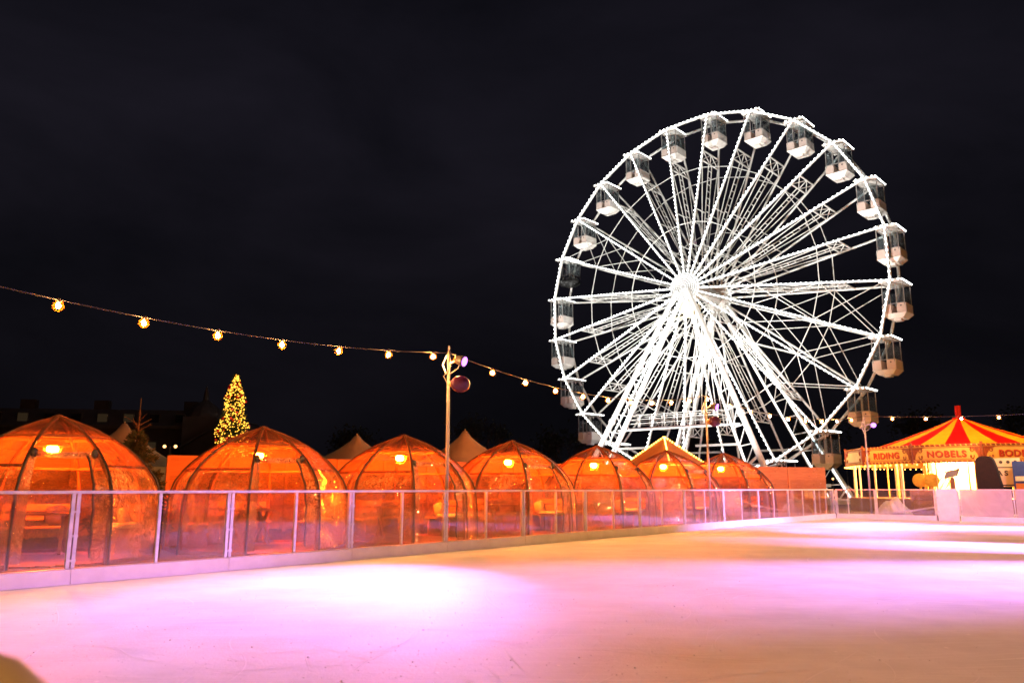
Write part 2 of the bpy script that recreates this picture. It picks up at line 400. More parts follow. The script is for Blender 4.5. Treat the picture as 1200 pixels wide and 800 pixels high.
for z in (.35, .9): q.beam(fr(4.03, -.045, z) - gt.location, fr(4.17, -.045, z) - gt.location, .02, .06)
q.build('hinge', M['alu'], gt)

# ------------------------------------------------------------------ domes
HD, RD0 = 2.65, 1.93
PROF = [(0, 1.0), (.12, 1.0), (.25, .995), (.38, .985), (.48, .965), (.56, .925), (.645, .845), (.72, .75), (.79, .635), (.85, .51), (.91, .355), (.96, .19), (1.0, .03)]
def rz_at(t):
    for (t0, r0), (t1, r1) in zip(PROF, PROF[1:]):
        if t <= t1: return r0 + (r1 - r0) * (t - t0) / (t1 - t0)
    return .03
PHI = [RAD(-31 + 45 * k) for k in range(8)]
T1, T2, TD = .85, .645, .725      # hoops and the rolled-up door
def dp(phi, t, k=1.0): r = RD0 * rz_at(t) * k; return V((r * cos(phi), r * sin(phi), HD * t))
def gore(m, k, t0, t1, n=9, u0=0., u1=1., amp=.02, seed=0, inset=1.0):
    ts = sorted({t0, t1, *[p[0] for p in PROF if t0 < p[0] < t1], *[t0 + (t1 - t0) * j / 8 for j in range(9)]})
    a, b = PHI[k], PHI[k] + RAD(45); vs = []; fs = []
    for t in ts:
        pa, pb = dp(a, t, inset), dp(b, t, inset)
        for j in range(n + 1):
            u = u0 + (u1 - u0) * j / n; p = pa.lerp(pb, u)
            out = V((p.x, p.y, 0)).normalized() if p.xy.length > .01 else V((0, 0, 1))
            e = min(u, 1 - u) * 2
            p += out * (NZ.noise(V((p.x * 2.1 + seed, p.y * 2.1, p.z * 1.3))) * amp * 1.6 + NZ.noise(V((p.x * 7, p.y * 7, p.z * 5 + seed))) * amp * .5 + .05 * (e * (2 - e)) * rz_at(t) * .6)
            vs.append(p)
    w = n + 1
    for r in range(len(ts) - 1):
        for j in range(n): fs.append((r * w + j, r * w + j + 1, (r + 1) * w + j + 1, (r + 1) * w + j))
    m.add(vs, fs)
def make_dome(label):
    root = thing('glazed_dome', label, 'dome', group='dining domes in a row beside the rink')
    ts = [0, .1, .2, .3, .4, .48, .56, .645, .72, .79, .85, .91, .96, 1.0]
    for k in range(8):
        ph = PHI[k]
        m = MB()
        for t0, t1 in zip(ts, ts[1:]): m.beam(dp(ph, t0, .985), dp(ph, t1, .985), .05, .06, up=(cos(ph), sin(ph), .3))
        r = m.build('rib', M['rib'], root)
        m = MB(); m.path([dp(ph + .012, t, 1.02) for t in ts], .02, 5); m.build('strap', M['strap'], r)
        if k != 7:
            m = MB(); gore(m, k, 0.02, T2, 12, amp=.03, seed=k); f = m.build('film_panel', M['crumple'] if k == 0 else M['film'], root, True)
            m = MB(); gore(m, k, T2, 1.0, 7, amp=.014, seed=k + 9); m.build('roof_film', M['filmtop'], f, True)
        else:
            m = MB(); gore(m, k, TD, 1.0, 7, amp=.014, seed=5); m.build('film_panel', M['filmtop'], root, True)
    for t, skip in ((T1, False), (T2, True)):
        m = MB()
        for k in range(8):
            if skip and k == 7: continue
            m.beam(dp(PHI[k], t, .975), dp(PHI[k] + RAD(45), t, .975), .045, .05)
        m.build('hoop', M['rib'], root)
    m = MB()
    for k in range(8):
        if k != 7: m.beam(dp(PHI[k], .015, 1.0), dp(PHI[k] + RAD(45), .015, 1.0), .06, .08)
    m.build('base_ring', M['rib'], root)
    # rolled-up door with its two black ties, and the gathered flap beside the doorway
    a, b = dp(PHI[7], TD, 1.0), dp(PHI[7] + RAD(45), TD, 1.0)
    m = MB(); pts = [a.lerp(b, u) + V((0, 0, -.03 * sin(pi * u))) for u in [.04 + .92 * j / 10 for j in range(11)]]
    m.path(pts, lambda u: .058 + .012 * sin(u * 31), 9); d = m.build('rolled_door', M['crumple'], root, True)
    for u in (.07, .93):
        m = MB(); p = a.lerp(b, u); m.ball(p, .085, 8, 6, (.7, .9, 1.1)); m.path([p + V((0, 0, -.05)), p + V((.03, -.03, -.2)), p + V((.01, -.02, -.33))], .014, 5); m.build('tie', M['strap'], d, True)
    for u0, u1 in ((0, .13), (.83, 1.0)):
        m = MB(); gore(m, 7, .03, TD - .02, 4, u0, u1, .06, 3, .99); m.build('door_flap', M['crumple'], root, True)
    m = MB(); ph = PHI[7] + RAD(37); m.path([dp(ph, t, .965 + .012 * sin(t * 40)) for t in [TD * j / 14 for j in range(1, 15)]], .022, 5); m.build('door_strap', M['strap'], root)
    m = MB(); y = -1.7
    while y < 1.7:
        hw = math.sqrt(max(0, 1.78 ** 2 - (abs(y) + .07) ** 2))
        if hw > .1: m.box((0, y, .0), (2 * hw, .135, .06))
        y += .142
    m.build('deck', M['deck'], root)
    m = MB(); m.lathe([(.10, HD - .02), (.12, HD + .02), (.03, HD + .06)], n=10); m.build('crown_cap', M['rib'], root)
    return root
def make_lamp(label):
    r = thing('hanging_lamp', label, 'lamp', group='lamps hanging in the domes')
    m = MB(); m.tube((0, 0, .16), (0, 0, .56), .008, 5); m.build('cord', M['strap'], r)
    m = MB(); m.lathe([(.30, .06), (.28, .09), (.14, .15), (.04, .18)], n=18); m.build('shade', M['amber'], r, True)
    m = MB(); m.ball((0, 0, 0), .105, 14, 10, (1, 1, .75)); m.build('globe', M['lampglow'], r, True)
    m = MB(); m.lathe([(.03, -.165), (.09, -.16), (.11, -.14), (.10, -.135), (.03, -.15)], n=16)
    for k in range(3):
        a = 2 * pi * k / 3; m.tube((.10 * cos(a), .10 * sin(a), -.145), (.2 * cos(a), .2 * sin(a), .07), .006, 4)
    m.build('light_baffle', M['amber'], r, True)  # plate added under the globe to keep lamplight off the lower dome
    return r
def make_bench(label):      # faces +x, stands at its own origin
    r = thing('wooden_bench', label, 'bench', group='wooden benches inside the domes')
    m = MB(); m.box((0, -.1, .45), (1.35, .19, .045)); m.box((0, .11, .45), (1.35, .19, .045)); m.build('seat', M['bench'], r)
    for s in (-.5, .5):
        m = MB(); o = [(-.21, 0), (.21, 0), (.15, .425), (-.15, .425)]
        m.add([(s - .02, x, z) for x, z in o] + [(s + .02, x, z) for x, z in o], [(3, 2, 1, 0), (4, 5, 6, 7)] + [(k, (k + 1) % 4, 4 + (k + 1) % 4, 4 + k) for k in range(4)])
        m.build('leg', M['bench'], r)
    m = MB(); m.box((0, .235, .66), (1.35, .03, .14)); m.box((0, .245, .84), (1.35, .03, .14))
    m.build('backrest', M['bench'], r)
    for s in (-.5, .5):
        m = MB(); m.box((s, .22, .66), (.05, .03, .46)); m.build('back_post', M['bench'], r)
    return r
def make_table(label):
    r = thing('wooden_table', label, 'table', group='wooden tables inside the domes')
    m = MB()
    for k in range(5): m.box((0, -.3 + .15 * k, .74), (1.0, .14, .04))
    m.build('tabletop', M['bench'], r)
    for s in (-.38, .38):
        m = MB(); m.beam((s, -.26, 0), (s, .12, .72), .06, .05); m.build('leg', M['bench'], r)
        m = MB(); m.beam((s + .065, .26, 0), (s + .065, -.12, .72), .06, .05); m.build('leg', M['bench'], r)
    return r
def blob(name, label, cat, mat, size, seed, group):
    m = MB(); n, k = 18, 10; vs = []; fs = []
    for i in range(k + 1):
        th = pi * i / k
        for j in range(n):
            p = 2 * pi * j / n; d = V((sin(th) * cos(p), sin(th) * sin(p), cos(th)))
            e = V([math.copysign(abs(x) ** .6, x) for x in d])
            e *= 1 + .22 * NZ.noise(d * 2.4 + V((seed, 0, 0))) + .1 * NZ.noise(d * 7 + V((0, seed, 0)))
            vs.append((e.x * size[0], e.y * size[1], e.z * size[2]))
    for i in range(k):
        for j in range(n): fs.append((i * n + j, i * n + (j + 1) % n, (i + 1) * n + (j + 1) % n, (i + 1) * n + j))
    m.add(vs, fs); o = m.build(name, mat, None, True)
    return tag(o, label, cat, group)
DOMES = ['the biggest, leftmost dome', 'the dome before the Christmas tree', 'the dome behind the near pole', 'the middle dome of seven',
         'the dome below the wheel\'s left leg', 'the dome before the glowing kiosk', 'the smallest, rightmost dome']
DLAB = ['biggest orange lit clear dome, cut off by the left picture edge', 'orange lit clear dome in front of the lit Christmas tree', 'orange lit clear dome crossed by the near lamp pole',
        'orange lit clear dome, middle one of the row of seven', 'orange lit clear dome at the foot of the wheel\'s left leg', 'orange lit clear dome in front of the glowing kiosk roof',
        'smallest orange lit clear dome at the far right end of the row']
dome0 = lamp0 = table0 = None; benches0 = None
dpos = []
for k in range(7):
    x, y = -8.46 + 2.82 * k, 15.1 + 2.74 * k
    if k == 0: x -= .28
    dpos.append((x, y))
    base = V((x, y, -.06))
    if k == 0:
        dome0 = make_dome(DLAB[0]); dome0.location = base
        lamp0 = make_lamp('glowing lamp hanging under the top of ' + DOMES[0])
        table0 = make_table('wooden table in ' + DOMES[0])
        bench0 = make_bench('wooden bench at the back of ' + DOMES[0])
        lamp, tab, bn = lamp0, table0, bench0
        fleece0 = blob('sheepskin', 'cream sheepskin on the right bench of ' + DOMES[0], 'sheepskin', M['fleece'], (.42, .26, .05), 2, 'sheepskins on the dome benches')
        cush0 = blob('cushion', 'dark purple cushion on the back bench of ' + DOMES[0], 'cushion', M['cushion'], (.22, .09, .2), 5, 'cushions on the dome benches')
        ccush0 = blob('cushion', 'cream cushion on the right bench of ' + DOMES[0], 'cushion', M['cushion2'], (.19, .09, .18), 8, 'cushions on the dome benches')
        fl_, cu_, cc_ = fleece0, cush0, ccush0
    else:
        dd = dup(dome0, base, RAD(random.uniform(-4, 4)), DLAB[k]); dd.scale = (random.uniform(.985, 1.01), random.uniform(.985, 1.01), random.uniform(.985, 1.015))
        lamp = dup(lamp0, base, 0, 'glowing lamp hanging under the top of ' + DOMES[k])
        tab = dup(table0, base, 0, 'wooden table in ' + DOMES[k])
        bn = dup(bench0, base, 0, 'wooden bench at the back of ' + DOMES[k])
        fl_ = dup(fleece0, base, 0, 'cream sheepskin on the right bench of ' + DOMES[k])
        cu_ = dup(cush0, base, 0, 'dark purple cushion on the back bench of ' + DOMES[k])
        cc_ = dup(ccush0, base, 0, 'cream cushion on the right bench of ' + DOMES[k])
    F = .09
    lo = V((-.12, .10, 2.06 + random.uniform(-.03, .03))); lamp.location = base + lo
    tab.location = base + V((-.15 + random.uniform(-.15, .1), .15 + random.uniform(-.12, .12), F)); tab.rotation_euler.z = RAD(45 + random.uniform(-22, 22))
    def seat(o, ang, r, a=0): o.location = base + V((r * cos(ang), r * sin(ang), F)); o.rotation_euler.z = ang - pi / 2 + a
    seat(bn, RAD(126), 1.3)
    b2 = dup(bench0, base, 0, 'wooden bench on the left side of ' + DOMES[k]); seat(b2, RAD(214 + random.uniform(-10, 10)), 1.26, RAD(random.uniform(-9, 9)))
    b3 = dup(bench0, base, 0, 'wooden bench on the right side of ' + DOMES[k]); seat(b3, RAD(38), 1.28)
    fl_.location = b3.location + V((.18, -.25, .515)) ; fl_.rotation_euler.z = b3.rotation_euler.z
    a = RAD(126); cu_.location = bn.location + V((cos(a) * .1 + sin(a) * .3, sin(a) * .1 - cos(a) * .3, .66)); cu_.rotation_euler = (.15, 0, a - pi / 2)
    a = RAD(38); cc_.location = b3.location + V((cos(a) * .1 - sin(a) * .4, sin(a) * .1 + cos(a) * .4, .655)); cc_.rotation_euler = (.2, 0, a - pi / 2)

# ------------------------------------------------------------------ wooden fence behind
def plank_fence(pts, label, H=2.21):
    root = thing('plank_fence', label, 'fence', (pts[0][0], pts[0][1], -.06)); o = root.location
    for (x0, y0), (x1, y1) in zip(pts, pts[1:]):
        A, B = V((x0, y0, 0)), V((x1, y1, 0)); Ln = (B - A).length; n = max(1, round(Ln / 1.85))
        ang = math.atan2(y1 - y0, x1 - x0)
        for j in range(n):
            w = Ln / n
            c = A.lerp(B, (j + .5) / n) - V((o.x, o.y, 0))
            m = MB(); z = .09
            while z < H - .07:
                m.box((0, random.uniform(-.004, .004), z + .068), (w - .1, .022, .1442)); z += .145
            m.box((0, -.003, H - .02), (w - .1, .05, .035))
            for s in (-.46, .0, .46): m.box((s * (w - .16), .03, H / 2), (.06, .03, H - .1))
            m.build('board_panel', M['plank'], root, loc=c, rz=ang)
            m = MB(); m.box((0, 0, H / 2 + .02), (.09, .09, H + .04)); m.build('post', M['plank'], root, loc=c - V((cos(ang), sin(ang), 0)) * w / 2, rz=ang)
    return root
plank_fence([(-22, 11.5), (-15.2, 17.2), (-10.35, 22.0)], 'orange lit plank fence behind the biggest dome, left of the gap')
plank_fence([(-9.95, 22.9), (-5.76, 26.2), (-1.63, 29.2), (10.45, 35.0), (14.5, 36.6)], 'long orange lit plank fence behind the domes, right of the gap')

# ------------------------------------------------------------------ festoon poles, floodlights, strings
def aim(o, target): o.rotation_euler = (V(target) - o.location).to_track_quat('-Z', 'Y').to_euler()
def light_pole(x, y, label, targets, H=4.15, second=True, lens_dir=None, energy=7000, size=50):
    root = thing('light_pole', label, 'light pole', (x, y, -.06), group='light poles round the rink')
    o = V(root.location)
    m = MB(); m.tube((0, 0, 0), (0, 0, H), .042, 10, .034); m.box((0, 0, .02), (.3, .3, .03)); m.build('pole', M['galv'], root, True)
    m = MB(); m.path([(0, 0, H - .28), (.16, -.05, H - .20), (.3, -.1, H - .22)], .025, 6); m.path([(-.05, 0, H - .5), (-.13, .02, H - .3), (-.06, .03, H - .1), (.02, 0, H - .02)], .018, 5)
    m.path([(.02, -.02, H - .5), (.2, -.05, H - .38), (.26, -.08, H - .24)], .01, 5); m.path([(.0, -.04, H - .42), (-.1, -.06, H - .55), (-.02, -.05, H - .7)], .01, 5)
    m.tube((0, 0, H - .02), (0, 0, H + .12), .02, 6); m.build('bracket', M['galv'], root)
    d = V(lens_dir).normalized()
    c = V((.34, -.12, H - .24)); z = V((0, 0, 1)); Q = d.to_track_quat('Z', 'Y').to_matrix()
    m = MB(); m.lathe([(.05, -.22), (.09, -.17), (.115, -.05), (.12, .0), (.105, .0)], c, 14, Q); fo = m.build('floodlight', M['dark'], root, True)
    m = MB(); m.lathe([(.10, .004), (.10, .014), (.02, .02)], c, 14, Q); m.build('lens', M['purplelens'], fo)
    if second:
        c2 = V((.27, -.1, H - .72)); Q2 = V((.5 * d.x, -.85, -.05)).normalized().to_track_quat('Z', 'Y').to_matrix()
        m = MB(); m.lathe([(.07, -.3), (.12, -.26), (.15, -.14), (.15, -.1)], c2, 14, Q2); m.tube((0, 0, H - .72), c2 - Q2 @ V((0, 0, .2)), .05, 8); f2 = m.build('floodlight', M['amber'], root, True)
        m = MB(); m.lathe([(.14, -.1), (.175, -.06), (.18, 0), (.15, .04), (.04, .06)], c2, 18, Q2 @ MX.Diagonal((1.2, 1, 1))); m.build('lens', M['offlens'], f2, True)
    for k, tg in enumerate(targets):
        li = bpy.data.lights.new('rink_spot', 'SPOT'); li.energy = energy * (tg[3] if len(tg) > 3 else 1); li.color = (.66, .30, 1.0); li.spot_size = RAD(tg[4] if len(tg) > 4 else size); li.spot_blend = 1.0; li.shadow_soft_size = .08
        lo = bpy.data.objects.new('rink_spot', li); COL.objects.link(lo); lo.location = o + c + d * .07; aim(lo, tg[:3])
    return root
H0 = 4.21
P0 = (-9.55, 7.15); P1 = (-1.36, 16.6); P2 = (6.47, 26.05); P3 = (15.15, 33.7); P4 = (24.3, 24.4); P5 = (16.8, 13.8); P6 = (8.8, 4.3)
light_pole(*P0, 'bare light pole beyond the left picture edge', [], H0, lens_dir=(.7, -.7, -.6))
light_pole(*P1, 'near light pole with purple floodlights in front of the third dome', [(-2.7, 9.5, 0, .42, 54), (-2.8, 9.1, 0, .42, 35)], H0, lens_dir=(.86, -.42, -.3))
light_pole(*P2, 'second light pole with purple floodlights in front of the wheel\'s legs', [(9.5, 23.0, 0, .12, 44)], H0, lens_dir=(.75, -.55, -.3))
light_pole(*P3, 'far corner light pole with a glaring purple lamp beside the carousel', [(12.6, 27.4, 0, .2, 50)], H0, second=False, lens_dir=(-.35, -.9, -.3))
light_pole(*P4, 'bare light pole beyond the right picture edge', [(12.2, 26.6, 0, 3.6, 30)], H0, lens_dir=(-.7, -.6, -.4))

light_pole(*P5, 'second bare light pole beyond the right picture edge', [(10.4, 17.4, 0, 4.6, 27), (6.8, 11.7, 0, 3.2, 33), (15.2, 29.5, .9, 1.3, 50), (4.5, 8.5, 0, .28, 85)], H0, lens_dir=(-.8, .3, -.4))  # last two spots are fill, added for the right barrier and near ice
light_pole(*P6, 'added unseen light pole behind the camera on the right', [], H0, lens_dir=(-.8, .3, -.4))  # unseen pole added to carry the extra strings
def festoon(a, b, us, sag, label, ha=4.3, hb=4.3):
    A, B = V((*a, ha)), V((*b, hb)); root = thing('festoon_string', label, 'string lights', A); pt = lambda u: A.lerp(B, u) - V((0, 0, sag * 4 * u * (1 - u))) - A
    m = MB(); m.path([pt(j / 40) for j in range(41)], .010, 5); m.build('cable', M['strap'], root)
    for u in us:
        p = pt(u)
        m = MB(); m.tube(p + V((0, 0, .02)), p - V((0, 0, .03)), .024, 6); s = m.build('bulb_holder', M['dark'], root)
        m = MB(); m.ball(p - V((0, 0, .09)), .032, 8, 6, (1, 1, 1.15)); m.build('bulb', M['bulb'], s, True)
        m = MB(); m.ball(p - V((0, 0, .09)), .08, 16, 12); m.build('bulb_halo', M['globe'], s, True)  # added shell, paints an amber halo round the bulb
def even(n, first=.5): return [(j + first) / n for j in range(n)]
festoon(P0, P1, [.963 - .0967 * j for j in range(10)], .46, 'string of warm bulbs sagging from the left picture edge to the near pole', 4.42, 4.12)
festoon(P1, P2, [.018 + .0985 * j for j in range(10)], .50, 'string of warm bulbs from the near pole across the wheel', 4.12, 4.3)
festoon(P2, P3, even(9, .1), .40, 'string of warm bulbs from the second pole to the far corner pole')
festoon(P3, P4, even(10, .9)[:-1], .3, 'string of warm bulbs above the carousel roof from the far corner pole')
festoon(P4, P5, even(8), .3, 'added unseen string of warm bulbs beyond the right picture edge')  # from here on, unseen strings added to warm the kickboard and ice
festoon(P5, P6, even(7), .3, 'added unseen string of warm bulbs behind the camera on the right')
P7 = (.8, -5.2); P8 = (-17.6, -2.3)  # more unseen poles, added for strings that light the kickboard
light_pole(*P7, 'added unseen light pole behind the camera', [], H0, lens_dir=(-.8, .3, -.4))
light_pole(*P8, 'added unseen light pole behind the camera on the far left', [], H0, lens_dir=(.8, .3, -.4))
festoon(P6, P7, even(8), .3, 'added unseen string of warm bulbs directly behind the camera')
festoon(P7, P8, even(13), .35, 'added unseen string of warm bulbs behind the camera on the left')
festoon(P8, P0, even(10), .28, 'added unseen string of warm bulbs beyond the left picture edge')

# ------------------------------------------------------------------ ferris wheel
TH = .747; ZC = 18.174; RW = 16.0; PH0 = 3.807
tx = V((cos(TH), -sin(TH), 0)); ny = V((sin(TH), cos(TH), 0))
wc = V((16.004, 66.132, 0)) + ny * 1.1
wheel = thing('ferris_wheel', 'tall white Ferris wheel outlined in white lights behind the domes', 'Ferris wheel', (wc.x, wc.y, -.06), -TH)
def WP(a, r, y): return V((r * cos(a), y, ZC + r * sin(a)))
HUBR, HUBY = 1.0, 2.6
def sy(r, s): u = (r - HUBR) / (RW - HUBR); return s * (HUBY + (1.1 - HUBY) * u)
ANG = [PH0 - k * 2 * pi / 24 for k in range(24)]
BARE = {4, 5, 16, 17}
def strip_bulbs(m, a, b, step, r, off=V((0, 0, 0))):
    a, b = V(a), V(b); n = max(2, int((b - a).length / step))
    for j in range(n): m.octa(a.lerp(b, (j + .5) / n) + off, r)
for s in (-1, 1):
    rim = MB(); led = MB(); bul = MB()
    for k in range(24):
        a, b = WP(ANG[k], RW, s * 1.1), WP(ANG[k] - 2 * pi / 24, RW, s * 1.1)
        rim.tube(a, b, .11, 8)
        if s < 0:
            led.beam(a + V((0, -.13, 0)), b + V((0, -.13, 0)), .03, .11); strip_bulbs(bul, a, b, .38, .075, V((0, -.17, 0)))
    r = rim.build('rim', M['white'], wheel); r['label'] = 'front rim outlined in white bulbs' if s < 0 else 'plain unlit rear rim'
    if s < 0:
        led.build('light_strip', M['led'], r); st = bul.build('bulbs', M['ledb'], r); st['kind'] = 'stuff'
    for k in range(24):
        m = MB(); A, B = WP(ANG[k], HUBR, s * HUBY), WP(ANG[k], RW, s * 1.1)
        m.tube(A, B, .085, 6)
        sp = m.build('spoke', M['white'], wheel)
        if s < 0:
            m = MB(); m.beam(A + V((0, -.1, 0)), B + V((0, -.1, 0)), .03, .085); m.build('light_strip', M['led'], sp)
            m = MB(); strip_bulbs(m, A, B, .38, .068, V((0, -.15, 0))); struct(m.build('bulbs', M['ledb'], sp), 'stuff')
# truss bracing between the front and rear spoke of each pair
for k in range(24):
    a = ANG[k]; u = V((cos(a), 0, sin(a)))
    if k in BARE: continue
    m = MB()
    pr = lambda r, w: V((r * cos(a), w, ZC + r * sin(a)))
    r1, r2 = 12.6, 11.7
    for r in (r1, r2): m.beam(pr(r, sy(r, -1)), pr(r, sy(r, 1)), .09, .09)
    for y0, y1 in ((-1, 0), (0, 1)):
        w = sy(r1, 1)
        m.beam(pr(r1, y0 * w), pr(r2, y1 * w), .05, .05); m.beam(pr(r2, y0 * w), pr(r1, y1 * w), .05, .05)
    m.beam(pr(r1, 0), pr(r2, 0), .06, .06)
    for s in (-1, 1):
        m.beam(pr(r2, s * .28), pr(2.0, s * .34), .06, .06)               # ladder rails
        m.beam(pr(r2, s * sy(r2, 1) * .92), pr(3.4, s * .42), .055, .055)  # converging diagonals
        m.beam(pr(7.2, s * .34), pr(7.2, sy(7.2, s)), .06, .06)
        m.beam(pr(4.0, s * .34), pr(4.0, sy(4.0, s)), .06, .06)
    r = 2.4
    while r < r2:
        m.beam(pr(r, -.33), pr(r, .33), .05, .05); r += .62
    m.build('truss', M['white'], wheel)
# thin ring cables and cross cables
for s in (-1, 1):
    for r in (11.0, 6.0):
        m = MB()
        for k in range(24): m.tube(WP(ANG[k], r, sy(r, s)), WP(ANG[k] - 2 * pi / 24, r, sy(r, s)), .035, 5)
        m.build('ring_cable', M['white'], wheel)
    for base in ((3, 4, 5), (15, 16, 17)):
        for k in base:
            a, b = ANG[k], ANG[k] - 2 * pi / 24
            m = MB()
            for r0, r1 in ((6.0, 11.0), (11.0, 15.7)):
                if base[0] == 3 and not (k == 4 and r0 == 11.0) and not r0 == 6.0: continue
                if base[0] == 3 and k != 4: continue
                m.tube(WP(a, r0, sy(r0, s)), WP(b, r1, sy(r1, s)), .03, 5); m.tube(WP(b, r0, sy(r0, s)), WP(a, r1, sy(r1, s)), .03, 5)
            if m.v: m.build('cross_cable', M['white'], wheel)
# hub
m = MB(); RX = MX.Rotation(pi / 2, 3, 'X')
m.lathe([(.62, -3.0), (.62, 3.0)], (0, 0, ZC), 24, RX); hub = m.build('hub', M['white'], wheel, True)
for s in (-1, 1):
    m = MB(); m.lathe([(1.15, -.12), (1.15, .12)], (0, s * HUBY, ZC), 32, RX); m.build('hub_flange', M['white'], hub)
m = MB(); m.lathe([(1.22, -.06), (1.22, .06)], (0, -3.12, ZC), 40, RX); hp = m.build('hub_plate', M['hubgrey'], wheel)
m = MB(); mb = MB()
for q, r in enumerate((.22, .42, .62, .82, 1.0, 1.19)):
    n = 48
    for j in range(n):
        p = lambda t: V((r * cos(t), -3.2, ZC + r * sin(t)))
        if r > 1.1: m.tube(p(2 * pi * j / n), p(2 * pi * (j + 1) / n), .035, 5, cap=False)
    nb = int(2 * pi * r / .15)
    for j in range(nb):
        t = 2 * pi * j / nb; mb.octa(V((r * cos(t), -3.21, ZC + r * sin(t))), .034)
m.build('light_ring', M['led'], hp); struct(mb.build('bulbs', M['ledrow'], hp), 'stuff')
m = MB(); m.lathe([(1.2, -.2), (1.2, .05)], (0, 3.0, ZC), 32, RX); rp_ = m.build('hub_plate', M['white'], wheel)
m = MB()
for j in range(40): m.tube((1.24 * cos(2 * pi * j / 40), 2.95, ZC + 1.24 * sin(2 * pi * j / 40)), (1.24 * cos(2 * pi * (j + 1) / 40), 2.95, ZC + 1.24 * sin(2 * pi * (j + 1) / 40)), .05, 5, cap=False)
m.build('light_ring', M['led'], rp_)
m = MB(); m.lathe([(.62, -.75), (.62, .75)], (0, -2.2, ZC - 1.75), 20, RX); m.beam((0, -2.2, ZC - 1.2), (0, -2.2, ZC - .5), .5, 1.0, up=(0, 1, 0)); m.box((0, -2.4, ZC - 2.45), (2.4, .5, .12)); m.build('drive_housing', M['cream'], wheel)
# legs: twin tubes with rungs, each lined with lights
for sx in (-1, 1):
    for s in (-1, 1):
        A = V((sx * .55, s * 3.35, ZC - .3)); B = V((sx * 9.2, s * 7.1, .15))
        A2 = V((sx * .25, s * 3.1, ZC - 1.0)); B2 = V((sx * 7.4, s * 6.5, .15))
        m = MB(); m.tube(A, B, .19, 10, .24); m.tube(A2, B2, .12, 8)
        for j in range(1, 12):
            u = j / 12; m.beam(A.lerp(B, u), A2.lerp(B2, u), .07, .07)
            if j < 11: m.beam(A.lerp(B, u), A2.lerp(B2, (j + 1) / 12), .05, .05)
        for u in (.36, .62): m.tube(A.lerp(B, u - .008), A.lerp(B, u + .008), .29, 10)
        m.box(B + V((0, 0, -.05)), (1.1, 1.1, .12))
        lg = m.build('leg', M['white'], wheel)
        off = V((0, -.22, 0)) if s < 0 else V((0, -.3, .0))
        m = MB(); m.beam(A2.lerp(B2, .06) + off, B2 + off + V((0, 0, .5)), .05, .09)
        if s > 0: m.beam(A.lerp(B, .05) + off, B + off, .05, .09)
        m.build('light_strip', M['ledrow'], lg)
        # brace at the foot
        m = MB(); u = .80
        for q, w in ((.74, .2), (.86, .2)):
            p = A2.lerp(B2, q); m.tube(p, V((p.x * .35, p.y * 1.0, p.z)), .1, 6)
        m.tube(A.lerp(B, .8), V((sx * 3.2, s * 6.8, .2)), .11, 6)
        m.build('foot_brace', M['white'], lg)
m = MB()
for s in (-1, 1):
    m.beam((-9.8, s * 7.1, .25), (9.8, s * 7.1, .25), .35, .4); m.beam((-7.6, s * 6.3, 1.55), (7.6, s * 6.3, 1.55), .25, .25)
    for x in range(-8, 9, 2): m.beam((x, s * 7.0, .4), (x + 1, s * 6.4, 1.5), .1, .1); m.beam((x + 1, s * 6.4, 1.5), (x + 2, s * 7.0, .4), .1, .1)
for x in (-9.2, -3.2, 3.2, 9.2): m.beam((x, -7.1, .2), (x, 7.1, .2), .3, .3)
m.build('base_frame', M['white'], wheel)
# gallery with guard rail between the front legs
m = MB(); m.box((-.6, -4.2, 6.25), (8.4, 1.6, .1)); m.beam((-5.6, -5.3, 6.1), (5.6, -5.3, 6.1), .12, .14)
for y in (-4.98, -3.42):
    for z in (6.65, 7.0, 7.35): m.beam((-4.8, y, z), (3.6, y, z), .035, .035)
    for j in range(8): m.beam((-4.8 + 1.2 * j, y, 6.3), (-4.8 + 1.2 * j, y, 7.35), .06, .06)
for x in (-4.8, 3.6):
    for z in (7.0, 7.35): m.beam((x, -4.98, z), (x, -3.42, z), .05, .05)
m.build('gallery', M['white'], wheel)
